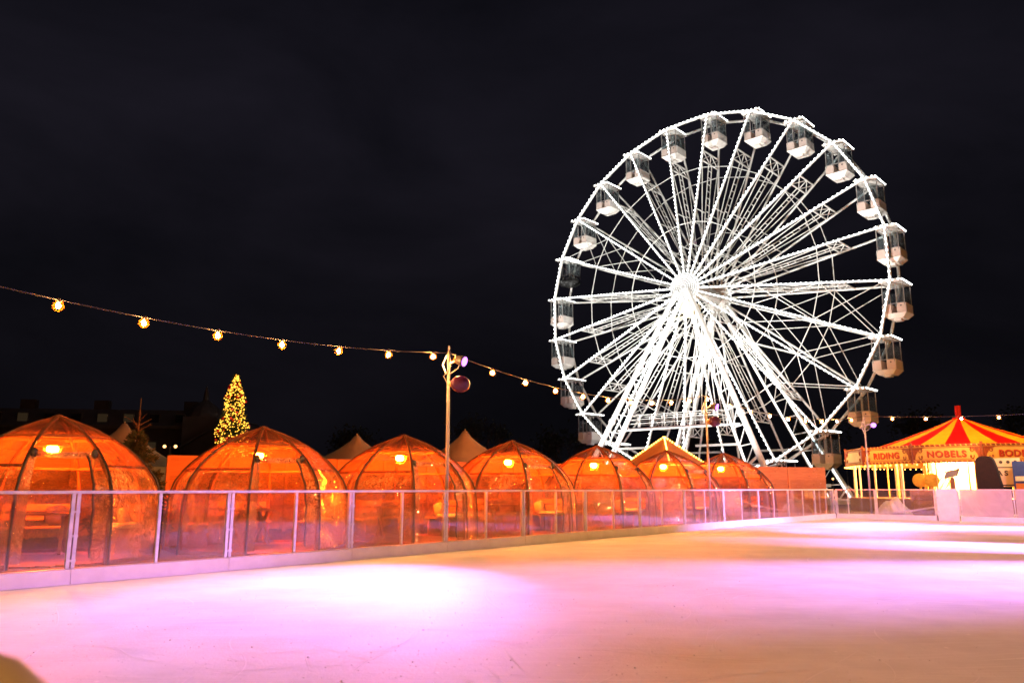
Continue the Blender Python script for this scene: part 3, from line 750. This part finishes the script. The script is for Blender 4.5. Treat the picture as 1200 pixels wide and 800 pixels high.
# gondolas: hung level from the rim nodes
def gondola(k):
    a = ANG[k]; c = WP(a, RW, 0); black = (k == 4)
    shell = M['cabblack'] if black else M['offw']; seat = M['cabblack'] if black else M['seatpink']
    m = MB(); m.tube(c + V((0, -1.25, 0)), c + V((0, 1.25, 0)), .07, 8)
    for s in (-1, 1): m.tube(c + V((0, s * .55, 0)), c + V((0, s * .55, -.35)), .05, 6)
    m.tube(c + V((0, 0, -.2)), c + V((0, 0, -2.2)), .06, 8)
    g = m.build('gondola', M['white'], wheel)
    if black: g['label'] = 'black gondola with a round base'
    def sub(mm, n, mat, sm=False): o = mm.build(n, mat, g, sm); return o
    m = MB()      # shallow roof plate
    X, Y = .78, 1.3
    m.add([c + V(p) for p in ((-X, -Y, -.02), (X, -Y, -.02), (X, Y, -.02), (-X, Y, -.02), (-X * .8, -Y * .85, .1), (X * .8, -Y * .85, .1), (X * .8, Y * .85, .1), (-X * .8, Y * .85, .1),
           (-X, -Y, -.1), (X, -Y, -.1), (X, Y, -.1), (-X, Y, -.1))],
          [(4, 5, 6, 7), (0, 1, 5, 4), (1, 2, 6, 5), (2, 3, 7, 6), (3, 0, 4, 7), (8, 9, 1, 0), (9, 10, 2, 1), (10, 11, 3, 2), (11, 8, 0, 3), (11, 10, 9, 8)])
    sub(m, 'roof', M['offw'])
    m = MB(); ed = [V((-X, -Y, -.03)), V((X, -Y, -.03)), V((X, Y, -.03)), V((-X, Y, -.03))]
    for p, q in zip(ed, ed[1:] + ed[:1]): strip_bulbs(m, c + p, c + q, .32, .062)
    struct(sub(m, 'roof_bulbs', M['ledb']), 'stuff')
    zt, zb = -1.72, -2.42
    if not black:
        m = MB()
        for s in (-1, 1):
            x0, x1 = (.2, .76) if s > 0 else (-.76, -.2)
            o = [(x0, zt if s < 0 else zt), (x1, zt), (x1 + .06 * (s > 0), zb), (x0 - .06 * (s < 0), zb)]
            m.prism([(c.x + p, c.z + q) for p, q in o], c.y - .82, c.y + .82)
        sub(m, 'seat_shell', seat)
        m = MB(); A = [(-.84, -.86, zb), (.84, -.86, zb), (.84, .86, zb), (-.84, .86, zb), (-.5, -.6, zb - .34), (.5, -.6, zb - .34), (.5, .6, zb - .34), (-.5, .6, zb - .34)]
        m.add([c + V(p) for p in A], [(0, 1, 2, 3), (7, 6, 5, 4), (0, 4, 5, 1), (1, 5, 6, 2), (2, 6, 7, 3), (3, 7, 4, 0)])
        m.box(c + V((0, 0, zb - .4)), (.5, .6, .14))
        m.box(c + V((.795, 0, -2.07)), (.05, 1.6, .68)); m.box(c + V((-.795, 0, -2.07)), (.05, 1.6, .68))
        sub(m, 'hull', shell)
        m = MB(); m.lathe([(.055, -.01), (.055, .01)], c + V((.48, -.835, -1.9)), 10, RX); sub(m, 'vent', M['dark'])
    else:
        m = MB(); m.lathe([(.5, -2.72), (.9, -2.6), (1.12, -2.42), (1.12, -2.3), (.95, -2.2), (.95, -2.0), (.2, -1.98)], c, 20); sub(m, 'hull', shell)
    m = MB(); gx, gy = (.74, .80)
    for s in (-1, 1):
        m.box(c + V((s * gx, 0, -1.16)), (.02, 2 * gy, 1.1)); m.box(c + V((s * .48, -gy, -1.16)), (.5, .02, 1.1)); m.box(c + V((s * .48, gy, -1.16)), (.5, .02, 1.1))
    sub(m, 'window_glass', M['cabglass'])
    m = MB()
    for px in (-gx, -.22, .22, gx):
        for py in (-gy - .012, gy + .012): m.box(c + V((px, py, -1.0 if abs(px) > .5 else -1.2)), (.05, .05, 1.75 if abs(px) > .5 else 1.25))
    for py in (-gy - .012, gy + .012):
        m.box(c + V((0, py, -.14)), (2 * gx + .04, .045, .05)); m.box(c + V((0, py, -1.7)), (2 * gx + .04, .045, .05))
    for px in (-gx, gx): m.box(c + V((px, 0, -.14)), (.045, 2 * gy, .05)); m.box(c + V((px, 0, -1.7)), (.045, 2 * gy, .05))
    sub(m, 'window_frame', M['dark'] if black else M['galv'])
for k in range(24): gondola(k)
# floodlights the wheel carries at its feet
for sx in (-1, 1):
    m = MB(); p = V((sx * 8.0, -17.0, .5)); m.box(p, (.7, .3, .5)); fo = m.build('floodlight', M['dark'], wheel)
    m = MB(); m.box(p + V((0, .16, .05)), (.6, .03, .4)); m.build('lens', M['ledrow'], fo)
    li = bpy.data.lights.new('wheel_flood', 'SPOT'); li.energy = 19000; li.color = (1, .98, .93); li.spot_size = RAD(84); li.spot_blend = .8; li.shadow_soft_size = .3
    ob = bpy.data.objects.new('wheel_flood', li); COL.objects.link(ob)
    wp = wc + tx * p.x + ny * (p.y + .3) + V((0, 0, .7)); ob.location = wp; aim(ob, wc + V((0, 0, 25)) + tx * sx * 3)

def lettering(text, size, mat, parent, loc, ex, off, sp=1.0):
    cu = bpy.data.curves.new('lettering', 'FONT'); cu.body = text; cu.size = size; cu.align_x = 'CENTER'; cu.extrude = ex; cu.offset = off; cu.space_character = sp
    tmp = bpy.data.objects.new('lettering', cu); COL.objects.link(tmp)
    me = bpy.data.meshes.new_from_object(tmp.evaluated_get(bpy.context.evaluated_depsgraph_get())); me.name = 'lettering'
    bpy.data.objects.remove(tmp); bpy.data.curves.remove(cu); me.materials.clear(); me.materials.append(mat)
    o = bpy.data.objects.new('lettering', me); COL.objects.link(o); o.parent = parent; o.location = loc; o.rotation_euler = (pi / 2, 0, 0)
    return o
# ------------------------------------------------------------------ carousel
cx, cy = 27.4, 48.0
RB = 6.55; NB = 12
crs = thing('carousel', 'fairground carousel with red and yellow striped roof and lettered rounding boards', 'carousel', (cx, cy, -.06), 0)
view = math.atan2(-cy, -cx)
BA = [view + RAD(8) + k * RAD(30) for k in range(NB)]
for q in range(24):
    a0, a1 = view + 2 * pi * (q + .37) / 24, view + 2 * pi * (q + 1.37) / 24
    m = MB(); rs = [(.3, 5.5), (1.6, 4.94), (3.2, 4.33), (4.8, 3.80), (6.3, 3.38)]
    n = 3; vs = []
    for r, z in rs:
        for j in range(n + 1):
            a = a0 + (a1 - a0) * j / n; vs.append((r * cos(a), r * sin(a), z))
    fs = [(i * 4 + j, i * 4 + j + 1, (i + 1) * 4 + j + 1, (i + 1) * 4 + j) for i in range(len(rs) - 1) for j in range(n)]
    k = len(vs); m.add(vs + [(x, y, z - .02) for x, y, z in vs], fs + [tuple(k + t for t in reversed(f)) for f in fs])
    m.build('roof_stripe', M['red'] if q % 2 else M['yellow'], crs)
m = MB(); m.tube((0, 0, 5.4), (0, 0, 6.3), .17, 10); m.lathe([(.34, 5.46), (.36, 5.56), (.2, 5.6)], n=14); m.build('roof_finial', M['red'], crs)
texts = {11: 'NOBELS', 10: 'RIDING', 0: 'BODEN', 1: 'SHOWS', 2: 'RIDING'}
for k in range(NB):
    A = V((RB * cos(BA[k]), RB * sin(BA[k]), 0)); B = V((RB * cos(BA[(k + 1) % NB]), RB * sin(BA[(k + 1) % NB]), 0))
    mid = (A + B) / 2; w = (B - A).length; ang = math.atan2((B - A).y, (B - A).x)
    hw = w / 2 - .07
    m = MB(); m.box((0, 0, 3.18), (2 * hw, .06, .98)); bd = m.build('rounding_board', M['board'] if k != 9 else M['cream'], crs, loc=mid, rz=ang)
    m = MB()
    for z in (3.62, 2.74): m.box((0, -.045, z), (2 * hw, .03, .12))
    for j in range(26):
        x = -hw + 2 * hw * (j + .5) / 26
        for z in (3.62, 2.74): m.ball((x, -.065, z), .05, 6, 4, (1, .5, 1))
    m.mi = 1
    for j in range(13):
        x = -hw + 2 * hw * (j + .5) / 13
        for z in (3.62, 2.74): m.box((x, -.068, z), (.12, .02, .07), MX.Rotation(pi / 4, 3, 'Y'))
    m.build('gilt_border', [M['oxblood'], M['gold']], bd)
    m = MB()
    for s in (-1, 1):
        pts = [(s * hw, 3.53), (s * (hw - .62), 3.53)] + [(s * (hw - .62 + .52 * sin(t * pi / 2)), 3.53 - .05 - .62 * (1 - cos(t * pi / 2))) for t in (.1, .3, .5, .7, .85, 1.0)] + [(s * hw, 2.84)]
        if s > 0: pts = pts[::-1]
        m.prism(pts, -.055, -.034)
    for s in (-1, 1):           # painted scrolls beside the words
        for dz in (-.2, .16):
            m.path([(s * (hw - .32 - .16 * q / 9 + .06 * sin(q * .9)), -.04, 3.18 + dz + .09 * cos(q * .9)) for q in range(10)], .022, 4)
    m.beam((-hw, -.034, 3.5), (hw, -.034, 3.5), .02, .03); m.beam((-hw, -.034, 2.86), (hw, -.034, 2.86), .02, .03)
    m.build('spandrel', M['oxblood'], bd)
    m = MB(); m.tube((-w / 2, .0, 2.62), (-w / 2, .0, 3.78), .075, 8); m.build('corner_post', M['oxblood'], bd)
    m = MB()
    for j in range(9): m.ball((-hw + 2 * hw * (j + .5) / 9, -.16, 2.6), .035, 6, 4)
    struct(m.build('bulbs', M['fairyroof'], bd), 'stuff')
    if k in texts:
        for dx, dz, mat, off, ex in ((.035, -.035, M['oxblood'], -.04, .004), (0, 0, M['letter'], -.052, .006)):
            lettering(texts[k], .48, mat, bd, (dx, off, 3.0 + dz), ex, .006 if mat is M['letter'] else .016, 1.15)
m = MB(); m.lathe([(6.5, 0), (6.5, .75), (.3, .75)], n=40); m.build('platform', M['crate'], crs)
for j in range(20):
    a = view + 2 * pi * (j + .3) / 20
    m = MB(); m.tube((6.1 * cos(a), 6.1 * sin(a), .76), (6.1 * cos(a), 6.1 * sin(a), 2.8), .04 if j % 3 else .1, 8); m.build('brass_pole', M['cream'], crs)
for j in range(12):
    a = view + 2 * pi * (j + .1) / 12
    m = MB(); m.tube((4.2 * cos(a), 4.2 * sin(a), .76), (4.2 * cos(a), 4.2 * sin(a), 3.4), .045, 8); m.build('brass_pole', M['gold'], crs)
m = MB(); m.lathe([(1.9, .76), (1.9, 3.3), (.2, 3.4)], n=16); cc = m.build('centre_drum', M['cream'], crs)
for j in range(8):
    a = view + 2 * pi * (j + .5) / 8
    m = MB(); m.ball((1.93 * cos(a), 1.93 * sin(a), 1.9), .42, 14, 10, (.35, .35, 1.25)); m.build('mirror_oval', M['gold'], cc, True)
for j, (rr, da, sz) in enumerate(((5.9, -.38, .38), (6.0, -.27, .38))):
    a = view + da; dv = V((cos(view), sin(view), 0)); Q = dv.to_track_quat('Z', 'Y').to_matrix()
    m = MB(); m.lathe([(sz, -.06), (sz, .06), (sz * .8, .09), (sz * .15, .1)], (rr * cos(a), rr * sin(a), 1.75), 20, Q); m.tube((rr * cos(a), rr * sin(a), .76), (rr * cos(a), rr * sin(a), 1.4), .06, 8); m.build('painted_disc', M['gold'], crs)
for j in range(4):
    a = view - .34 + j * .05
    m = MB(); m.beam((5.4 * cos(a), 5.4 * sin(a), .8), (5.2 * cos(a + .22), 5.2 * sin(a + .22), 2.7), .05, .05); m.build('brace', M['cream'], crs)
def plight(name, loc, e, col, r=.3):
    li = bpy.data.lights.new(name, 'POINT'); li.energy = e; li.color = col; li.shadow_soft_size = r
    o = bpy.data.objects.new(name, li); COL.objects.link(o); o.location = loc; return o
for j in range(4):
    a = view + .3 - j * .45 if j < 3 else view + 1.0
    plight('carousel_lamp', (cx + 3.0 * cos(a), cy + 3.0 * sin(a), 2.9), 1500, (1, .58, .2))
for j in range(5):
    a = view + RAD(-80 + 40 * j); plight('board_fill', (cx + 8.3 * cos(a), cy + 8.3 * sin(a), 4.6), 330, (1, .46, .13), .15)  # fill added in front of the boards, hangs free without a fixture

# ------------------------------------------------------------------ tents, kiosk, trees, building
def pagoda(x, y, apex, eave, hw, label, rot=.4):
    t = thing('pagoda_tent', label, 'tent', (x, y, -.06), rot, 'canvas tents behind the fence')
    m = MB(); n = 32; K = 10; vs = []; fs = []
    for i in range(K + 1):
        u = i / K; z = eave + (apex - eave) * (1 - u) ** 1.7
        for j in range(n):
            a = 2 * pi * j / n; sq = 1 / max(abs(cos(a)), abs(sin(a))); rr = max(.03, u) * hw * (1 + (sq - 1) * u)
            zz = z - .18 * (1 - abs(cos(2 * a))) * u * .0 + .12 * u * (abs(sin(2 * a)) ** 2) * -0
            vs.append((rr * cos(a), rr * sin(a), zz))
    for i in range(K):
        for j in range(n): fs.append((i * n + j, (i + 1) * n + j, (i + 1) * n + (j + 1) % n, i * n + (j + 1) % n))
    m.add(vs, fs + [tuple(range(n))]); m.build('roof', M['tent'], t, True)
    m = MB()
    for s in (-1, 1): m.box((s * hw, 0, eave / 2), (.03, 2 * hw, eave)); m.box((0, s * hw, eave / 2), (2 * hw, .03, eave))
    m.build('side_wall', M['tent'], t)
    m = MB(); m.tube((0, 0, apex - .3), (0, 0, apex + .1), .05, 6, .02); m.build('mast_tip', M['tent'], t)
pagoda(-17.3, 35, 4.15, 2.2, 3.2, 'beige canvas tent peak behind the small bare fir')
pagoda(-6.9, 35, 3.62, 2.1, 2.9, 'beige canvas tent peak between the second and third domes', .8)
pagoda(-2.1, 35, 3.82, 2.1, 2.9, 'beige canvas tent peak between the third and fourth domes', .6)
pagoda(-25.5, 36, 4.0, 2.2, 3.0, 'beige canvas tent mostly hidden behind the biggest dome', .5)

k = thing('market_kiosk', 'wooden kiosk with a pyramid roof edged in glowing yellow fairy lights', 'kiosk', (7.45, 38.5, -.06), .7)
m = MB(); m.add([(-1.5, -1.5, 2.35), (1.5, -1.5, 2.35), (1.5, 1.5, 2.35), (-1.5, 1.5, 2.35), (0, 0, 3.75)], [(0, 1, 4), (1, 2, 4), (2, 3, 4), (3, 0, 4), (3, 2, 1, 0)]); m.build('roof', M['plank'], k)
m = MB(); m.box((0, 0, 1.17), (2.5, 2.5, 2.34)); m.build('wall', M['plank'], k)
m = MB(); cs = [V(p) for p in ((-1.5, -1.5, 2.37), (1.5, -1.5, 2.37), (1.5, 1.5, 2.37), (-1.5, 1.5, 2.37))]; ap = V((0, 0, 3.8))
for p, q in zip(cs, cs[1:] + cs[:1]): strip_bulbs(m, p, q, .16, .045); strip_bulbs(m, p, ap, .13, .05)
struct(m.build('fairy_lights', M['fairyroof'], k), 'stuff')
plight('kiosk_light', (7.2, 36.4, 3.9), 30, (1, .62, .2), .2)

def fir(x, y, H, R0, label, dense=False, name='fir_tree', z0=.2, bare=0):
    t = thing(name, label, 'tree', (x, y, -.06)); rnd = random.Random(int(H * 100))
    m = MB(); m.tube((0, 0, 0), (.03, 0, H * .98), .035 + H * .008, 7, .012); 
    top = H - bare
    if bare:
        for j in range(7):
            a = j * 2.4; z = top + bare * (.02 + .05 * j); m.tube((0, 0, z), (.34 * cos(a), .34 * sin(a), z + .2), .014, 5, .006)
    m.build('trunk', M['bark'], t)
    f = MB(); z = z0; lim = MB()
    while z < top:
        u = (z - z0) / (top - z0); r = R0 * (1 - u) ** (.8 if not dense else .72) + .06
        n = (13 if dense else 14)
        for j in range(n):
            a = rnd.uniform(0, 2 * pi); d = V((cos(a), sin(a), -.12 + .35 * u + rnd.uniform(-.16, .16))); ln = r * rnd.uniform(.7, 1.08); side = V((-sin(a), cos(a), 0))
            lim.tube((0, 0, z), d * ln + V((0, 0, z)), .012, 4, .004)
            st = int(ln / .06) + 2
            for q in range(st):
                b = V((0, 0, z)) + d * ln * (q + .5) / st; wl = .05 + .16 * (1 - q / st) * min(1, ln)
                for s in (-1, 1):
                    e = b + side * s * wl * rnd.uniform(.7, 1.2) + d * .09 + V((0, 0, rnd.uniform(-.03, .03) if dense else rnd.uniform(-.11, .09)))
                    p = d * .028; f.add([b - p, b + p, e + p * .4 + V((0, 0, .008)), e - p * .4], [(0, 1, 2, 3)])
                    f.add([b + V((0, 0, -.03)), b + V((0, 0, .035)), e + V((0, 0, .01))], [(0, 1, 2)])
        z += (.13 if dense else .12) * rnd.uniform(.8, 1.2)
    cr = f.build('crown', M['needle'], t)
    lim.build('limbs', M['bark'], cr)
    return t, rnd
fir(-9.55, 20.0, 3.66, 1.15, 'small unlit fir with a bare pole-like tip beside the biggest dome', bare=.95)
xt, rnd = fir(-16.0, 45.0, 7.85, 1.35, 'tall Christmas tree covered in yellow fairy lights behind the second dome', True, 'christmas_tree')
m = MB(); mr = MB()
for j in range(1500):
    u = rnd.random() ** .8; z = .5 + 7.3 * (u if rnd.random() < .6 else rnd.random()); w = (z - .2) / 7.65; r = (1.35 * max(0, 1 - w) ** .72 + .06) * rnd.uniform(.6, 1.12) * (1 + .16 * sin(z * 3.1)); a = rnd.uniform(0, 2 * pi)
    p = V((r * cos(a), r * sin(a), z))
    if rnd.random() < .06: mr.ball(p, .085, 8, 6)
    else: m.octa(p, rnd.uniform(.022, .044))
o = m.build('fairy_lights', M['fairy'], xt); o['kind'] = 'stuff'; o = mr.build('baubles', M['bauble'], xt); o['kind'] = 'stuff'
plight('tree_glow', (-15.2, 42.5, 5.0), 120, (1, .6, .15), .5)

# far terrace
bt = thing('terrace_building', 'dark terrace building with few lit windows and a small spire, far left', 'building', (-44, 92, -.06), RAD(8))
m = MB(); m.box((-6, 0, 4.0), (34, 10, 8.0)); m.build('wall', M['brick'], bt)
m = MB(); m.add([(-23.3, -5.3, 8), (11.3, -5.3, 8), (11.3, 5.3, 8), (-23.3, 5.3, 8), (-22, -3.2, 10.1), (10, -3.2, 10.1), (10, 3.2, 10.1), (-22, 3.2, 10.1)],
              [(4, 5, 6, 7), (0, 1, 5, 4), (1, 2, 6, 5), (2, 3, 7, 6), (3, 0, 4, 7), (3, 2, 1, 0)]); rf = m.build('roof', M['slate'], bt)
for x in (-20, -12, -4, 6):
    m = MB(); m.box((x, 0, 10.6), (1.6, .9, 1.6)); m.build('chimney', M['brick'], rf)
m = MB(); m.box((-6, -5.36, 8.0), (34.4, .25, .3)); m.build('cornice', M['stone'], bt)
m = MB(); m.box((8.4, -3.6, 4.6), (3.6, 4.6, 9.2)); m.lathe([(2.0, 9.2), (1.9, 9.7), (1.55, 10.3), (.8, 10.9), (.35, 11.2), (.28, 12.0), (.03, 12.9)], (8.4, -3.6, 0), 12); m.build('turret', M['slate'], bt)
for r, z in enumerate((2.2, 5.6, 9.0)):
    for j in range(11):
        x = -21.5 + 2.75 * j; lit = (r, j) in {(2, 0), (2, 7), (1, 4), (2, 8), (1, 9), (2, 4)}
        y = -5.06 if r < 2 else -4.6
        m = MB(); m.box((x, y, z), (1.2, .18, 1.7 if r < 2 else 1.1)); fmw = m.build('window', M['stone'], bt)
        m = MB(); m.box((x, y - .1, z), (1.0, .06, 1.5 if r < 2 else .9)); m.build('pane', M['litwin'] if lit else M['darkwin'], fmw)
b2 = thing('gabled_building', 'dark lower gabled building right of the spire, behind the Christmas tree', 'building', (-31, 90, -.06), RAD(-4))
m = MB(); m.prism([(-5, 0), (5, 0), (5, 5.6), (0, 8.6), (-5, 5.6)], -4, 4); m.build('wall', M['brick'], b2)
m = MB()
for s in (-1, 1): m.beam((s * 2.6, -4.2, 7.25), (s * 2.6, 4.2, 7.25), 6.3, .16, up=(s * .5, 0, .86))
m.build('roof', M['slate'], b2)
for x in (-2.5, 0, 2.5):
    m = MB(); m.box((x, -4.06, 3.4), (1.1, .16, 1.6)); m.build('window', M['darkwin'], b2)
# twin street lantern
def lantern_post(x, y, H, heads, label, s=.2):
    t = thing('street_lantern', label, 'street lamp', (x, y, -.06)); m = MB(); m.tube((0, 0, 0), (0, 0, H), .07, 8, .05)
    for h in heads: m.tube((0, 0, H - .15), (h, 0, H - .1), .03, 6)
    m.build('post', M['dark'], t)
    for h in heads:
        m = MB(); m.ball((h, 0, H), s, 10, 8); m.build('lantern_globe', M['lantern'], t, True)
lantern_post(-26.05, 60, 4.45, (-.42, .42), 'twin globe street lantern above the tent, left of the Christmas tree', .12)
lantern_post(33.0, 78, 4.0, (0,), 'single far lantern seen under the carousel boards', .17)
lantern_post(37.2, 92, 2.4, (0,), 'low far lantern seen between the carousel poles', .12)

# dark trees far behind
def bare_tree(x, y, H, label, seed):
    t = thing('broadleaf_tree', label, 'tree', (x, y, -.06), group='dark trees on the far edge of the park'); rnd = random.Random(seed)
    m = MB(); f = MB()
    def grow(p, d, ln, r, lv):
        q = p + d * ln; m.tube(p, q, r, 5, r * .65, cap=False)
        if lv == 0 or ln < .5:
            for _ in range(12):
                c = q + V((rnd.gauss(0, .8), rnd.gauss(0, .8), rnd.gauss(0, .7))); s = rnd.uniform(.12, .34)
                a = V((rnd.gauss(0, 1), rnd.gauss(0, 1), rnd.gauss(0, 1))).normalized(); b = a.orthogonal().normalized()
                f.add([c - a * s, c + b * s * .6, c + a * s, c - b * s * .6], [(0, 1, 2, 3)])
            return
        for _ in range(3):
            e = (d + V((rnd.uniform(-.75, .75), rnd.uniform(-.75, .75), rnd.uniform(-.1, .5)))).normalized(); grow(q, e, ln * rnd.uniform(.62, .82), r * .6, lv - 1)
    grow(V((0, 0, 0)), V((0, 0, 1)), H * .27, H * .022, 4)
    m.build('trunk', M['bark'], t); f.build('crown', M['leafdark'], t)
for j, (x, y, H, lb) in enumerate(((-4, 110, 13, 'dark tree silhouette rising left of the wheel above the fourth dome'), (8, 118, 12, 'dark tree silhouette just left of the wheel\'s lowest gondola'),
        (39, 105, 12, 'dark tree silhouette seen between the wheel\'s legs on the right'), (52, 100, 14, 'dark tree silhouette between the wheel and the carousel roof'),
        (68, 104, 14, 'dark tree silhouette behind the right side of the carousel roof'), (-22, 112, 11, 'dark tree silhouette right of the Christmas tree'), (28, 120, 11, 'dark tree silhouette behind the wheel\'s platform'))):
    bare_tree(x, y, H, lb, j + 3)

# ------------------------------------------------------------------ things behind the right barrier
# snow heap
m = MB(); n = 26; vs = []; fs = []
cs = fr(1.95, 1.3)
for i in range(n + 1):
    for j in range(n + 1):
        u, v = i / n * 2 - 1, j / n * 2 - 1
        h = max(0, 1 - (u * u + v * v)) ** .8
        z = .88 * h * (1 + .35 * NZ.noise(V((u * 2.2, v * 2.2, 3))) + .16 * NZ.noise(V((u * 7, v * 7, 1)))) - .08
        p = RD * u * .85 + RN * v * .85; vs.append((p.x, p.y, z))
for i in range(n):
    for j in range(n): a = i * (n + 1) + j; fs.append((a, a + n + 1, a + n + 2, a + 1))
m.add(vs, fs); o = m.build('snow_heap', M['snow'], None, True, loc=(cs.x, cs.y, -.04)); tag(o, 'heap of scraped snow behind the clear barrier at the far corner', 'snow heap')
o = MB().beam(fr(2.2, .5, .22), fr(4.4, .7, .62), .5, .06).build('loading_ramp', M['kick']); tag(o, 'pale sloping ramp plank beside the snow heap', 'ramp')
cr = thing('wooden_crate', 'brown plank crate behind the clear barrier beside the white gate', 'crate', fr(2.85, 2.7, -.06), math.atan2(RD.y, RD.x))
m = MB()
for z in range(6): m.box((0, 0, .12 + .2 * z), (1.0, .9, .19))
m.build('crate_side', M['crate'], cr)
m = MB()
for s in (-.45, .45): m.box((s, -.47, .65), (.09, .04, 1.25))
m.build('batten', M['crate'], cr)
# covered high-back machine seat
sx = fr(5.25, 3.2)
hs = thing('machine_seat', 'tall dark high-back machine seat rising behind the frosted barrier', 'seat', (sx.x, sx.y, -.06), math.atan2(RD.y, RD.x))
m = MB(); o = [(-.50, .9), (.44, .9), (.40, 1.4), (.26, 2.2), (.18, 2.5), (.06, 2.62), (-.26, 2.64), (-.42, 2.58), (-.5, 2.42), (-.53, 1.9)]
m.prism(o, -.16, .16); sb = m.build('backrest', M['seatcloth'], hs)
bv = sb.modifiers.new('bevel', 'BEVEL'); bv.width = .07; bv.segments = 3
m = MB(); m.box((0, -.45, .86), (1.0, .9, .22)); m.build('seat_cushion', M['seatcloth'], hs); m = MB(); m.box((.0, -.3, .38), (.9, 1.0, .74)); m.build('pedestal', M['dark'], hs)
# grey tilted sign
lx = fr(3.4, 4.5)
ls = thing('information_lectern', 'grey tilted information board on a brown post before the bright carousel centre', 'sign', (lx.x, lx.y, -.06), math.atan2(RD.y, RD.x))
m = MB(); m.beam((0, 0, 0), (0, 0, 1.78), .16, .1); m.build('post', M['crate'], ls)
m = MB(); m.box((0, 0, 1.95), (.6, .5, .04), MX.Rotation(RAD(38), 3, 'X') @ MX.Rotation(RAD(-14), 3, 'Y')); m.build('sign_board', M['signgrey'], ls)
# stall with its cream board
bx = fr(4.85, 6.0); ra = math.atan2(RD.y, RD.x)
sg = thing('menu_board', 'cream board with a row of black dots and dark lettering at the right edge', 'sign', (bx.x, bx.y, -.06), ra)
m = MB(); m.box((0, 0, 2.0), (1.75, .08, 1.25)); m.build('panel', M['cream'], sg)
m = MB(); m.box((0, -.05, 2.22), (1.7, .03, .04)); m.box((0, -.05, 1.45), (1.7, .03, .05))
for q in (-.85, .85): m.box((q, -.05, 1.83), (.04, .03, .82))
for j in range(6): m.lathe([(.07, -.01), (.07, .01)], (-.7 + .28 * j, -.06, 2.45), 10, RX)
m.build('trim', M['dark'], sg)
lettering('TEA S', .3, M['dark'], sg, (0, -.055, 1.87), .006, .012)
m = MB()
for s in (-.8, .8): m.box((s, .06, 1.1), (.07, .07, 2.2))
m.build('post', M['dark'], sg)
bx2 = fr(6.05, 5.6)
cb = thing('blue_cabinet', 'blue cabinet with orange lower front at the right picture edge', 'cabinet', (bx2.x, bx2.y, -.06), ra)
m = MB(); m.box((0, 0, 1.5), (.95, .7, 1.9)); m.build('cabinet_body', M['bluep'], cb); m = MB(); m.box((0, -.37, 1.35), (.8, .04, .35)); m.build('cabinet_front', M['orange'], cb)
m = MB(); m.box((0, -.37, 1.72), (.8, .04, .2)); m.build('label_plate', M['cream'], cb)
m = MB(); m.box((0, 0, .28), (.9, .6, .56)); m.build('plinth', M['dark'], cb)
plight('stall_lamp', (*fr(6.6, 4.2).xy, 3.6), 120, (1, .72, .42), .1)

# ------------------------------------------------------------------ near handrail end in the corner
hr = thing('near_handrail', 'blurred pale handrail end with a dark rubber band in the near left corner', 'handrail', (-.672, 1.1, .012))
pts = [V((-.34, -.06, 1.0)), V((-.16, -.03, 1.005)), V((-.06, 0, 1.0)), V((-.005, 0, .985)), V((.04, 0, .952)), V((.066, 0, .90)), V((.072, 0, .8)), V((.072, 0, .0))]
m = MB(); m.path(pts, .034, 14); m.build('rail', M['railwhite'], hr, True)
m = MB(); m.tube((-.2, -.036, 1.005), (-.03, 0, .995), .039, 16); m.build('grip_band', M['rubber'], hr, True)

# ------------------------------------------------------------------ sky, camera, render
w = bpy.data.worlds.new('World'); SC.world = w; w.use_nodes = True; t = w.node_tree; t.nodes.clear()
out = N(t, 'ShaderNodeOutputWorld'); bg = N(t, 'ShaderNodeBackground', Strength=.5)
tc = N(t, 'ShaderNodeTexCoord'); mp = N(t, 'ShaderNodeMapping'); mp.inputs['Scale'].default_value = (1, 1, 2.2); L(t, tc.outputs['Generated'], mp.inputs['Vector'])
nz = N(t, 'ShaderNodeTexNoise', Scale=2.6, Detail=5.0, Roughness=.55, Distortion=.4); L(t, mp.outputs[0], nz.inputs['Vector'])
c1 = ramp(t, nz.outputs['Fac'], [(.3, (.0034, .0034, .0050)), (.7, (.0085, .0078, .0115))])
sx_ = N(t, 'ShaderNodeSeparateXYZ'); L(t, tc.outputs['Generated'], sx_.inputs[0])
h = ramp(t, sx_.outputs['Z'], [(.0, (.45, .42, .40)), (.22, (.85, .82, .85)), (.42, (1.25, 1.2, 1.3)), (.7, (.8, .8, .9))])
mx = N(t, 'ShaderNodeMix', data_type='RGBA', blend_type='MULTIPLY'); mx.inputs[0].default_value = 1; L(t, c1, mx.inputs[6]); L(t, h, mx.inputs[7])
L(t, mx.outputs[2], bg.inputs['Color']); L(t, bg.outputs[0], out.inputs['Surface'])

cam = bpy.data.cameras.new('camera'); co = bpy.data.objects.new('camera', cam); COL.objects.link(co); SC.camera = co
cam.sensor_width = 36; cam.lens = 36 * 916 / 1200; cam.clip_end = 2000; cam.clip_start = .05
co.location = (0, 0, EYE); co.rotation_euler = (pi / 2 + math.atan(172 / 916), 0, 0)
cam.dof.use_dof = True; cam.dof.focus_distance = 26; cam.dof.aperture_fstop = 2.8

SC.view_settings.view_transform = 'Standard'; SC.view_settings.look = 'None'; SC.view_settings.exposure = 1.0; SC.view_settings.gamma = 1
SC.render.engine = 'CYCLES'
cy_ = SC.cycles
cy_.use_denoising = True; cy_.filter_width = 1.6
try: cy_.denoiser = 'OPENIMAGEDENOISE'; cy_.denoising_input_passes = 'RGB_ALBEDO_NORMAL'
except Exception: pass
cy_.max_bounces = 7; cy_.transparent_max_bounces = 28; cy_.diffuse_bounces = 3; cy_.glossy_bounces = 3; cy_.transmission_bounces = 4
cy_.sample_clamp_indirect = 6; cy_.sample_clamp_direct = 0; cy_.caustics_reflective = False; cy_.caustics_refractive = False
cy_.use_light_tree = True
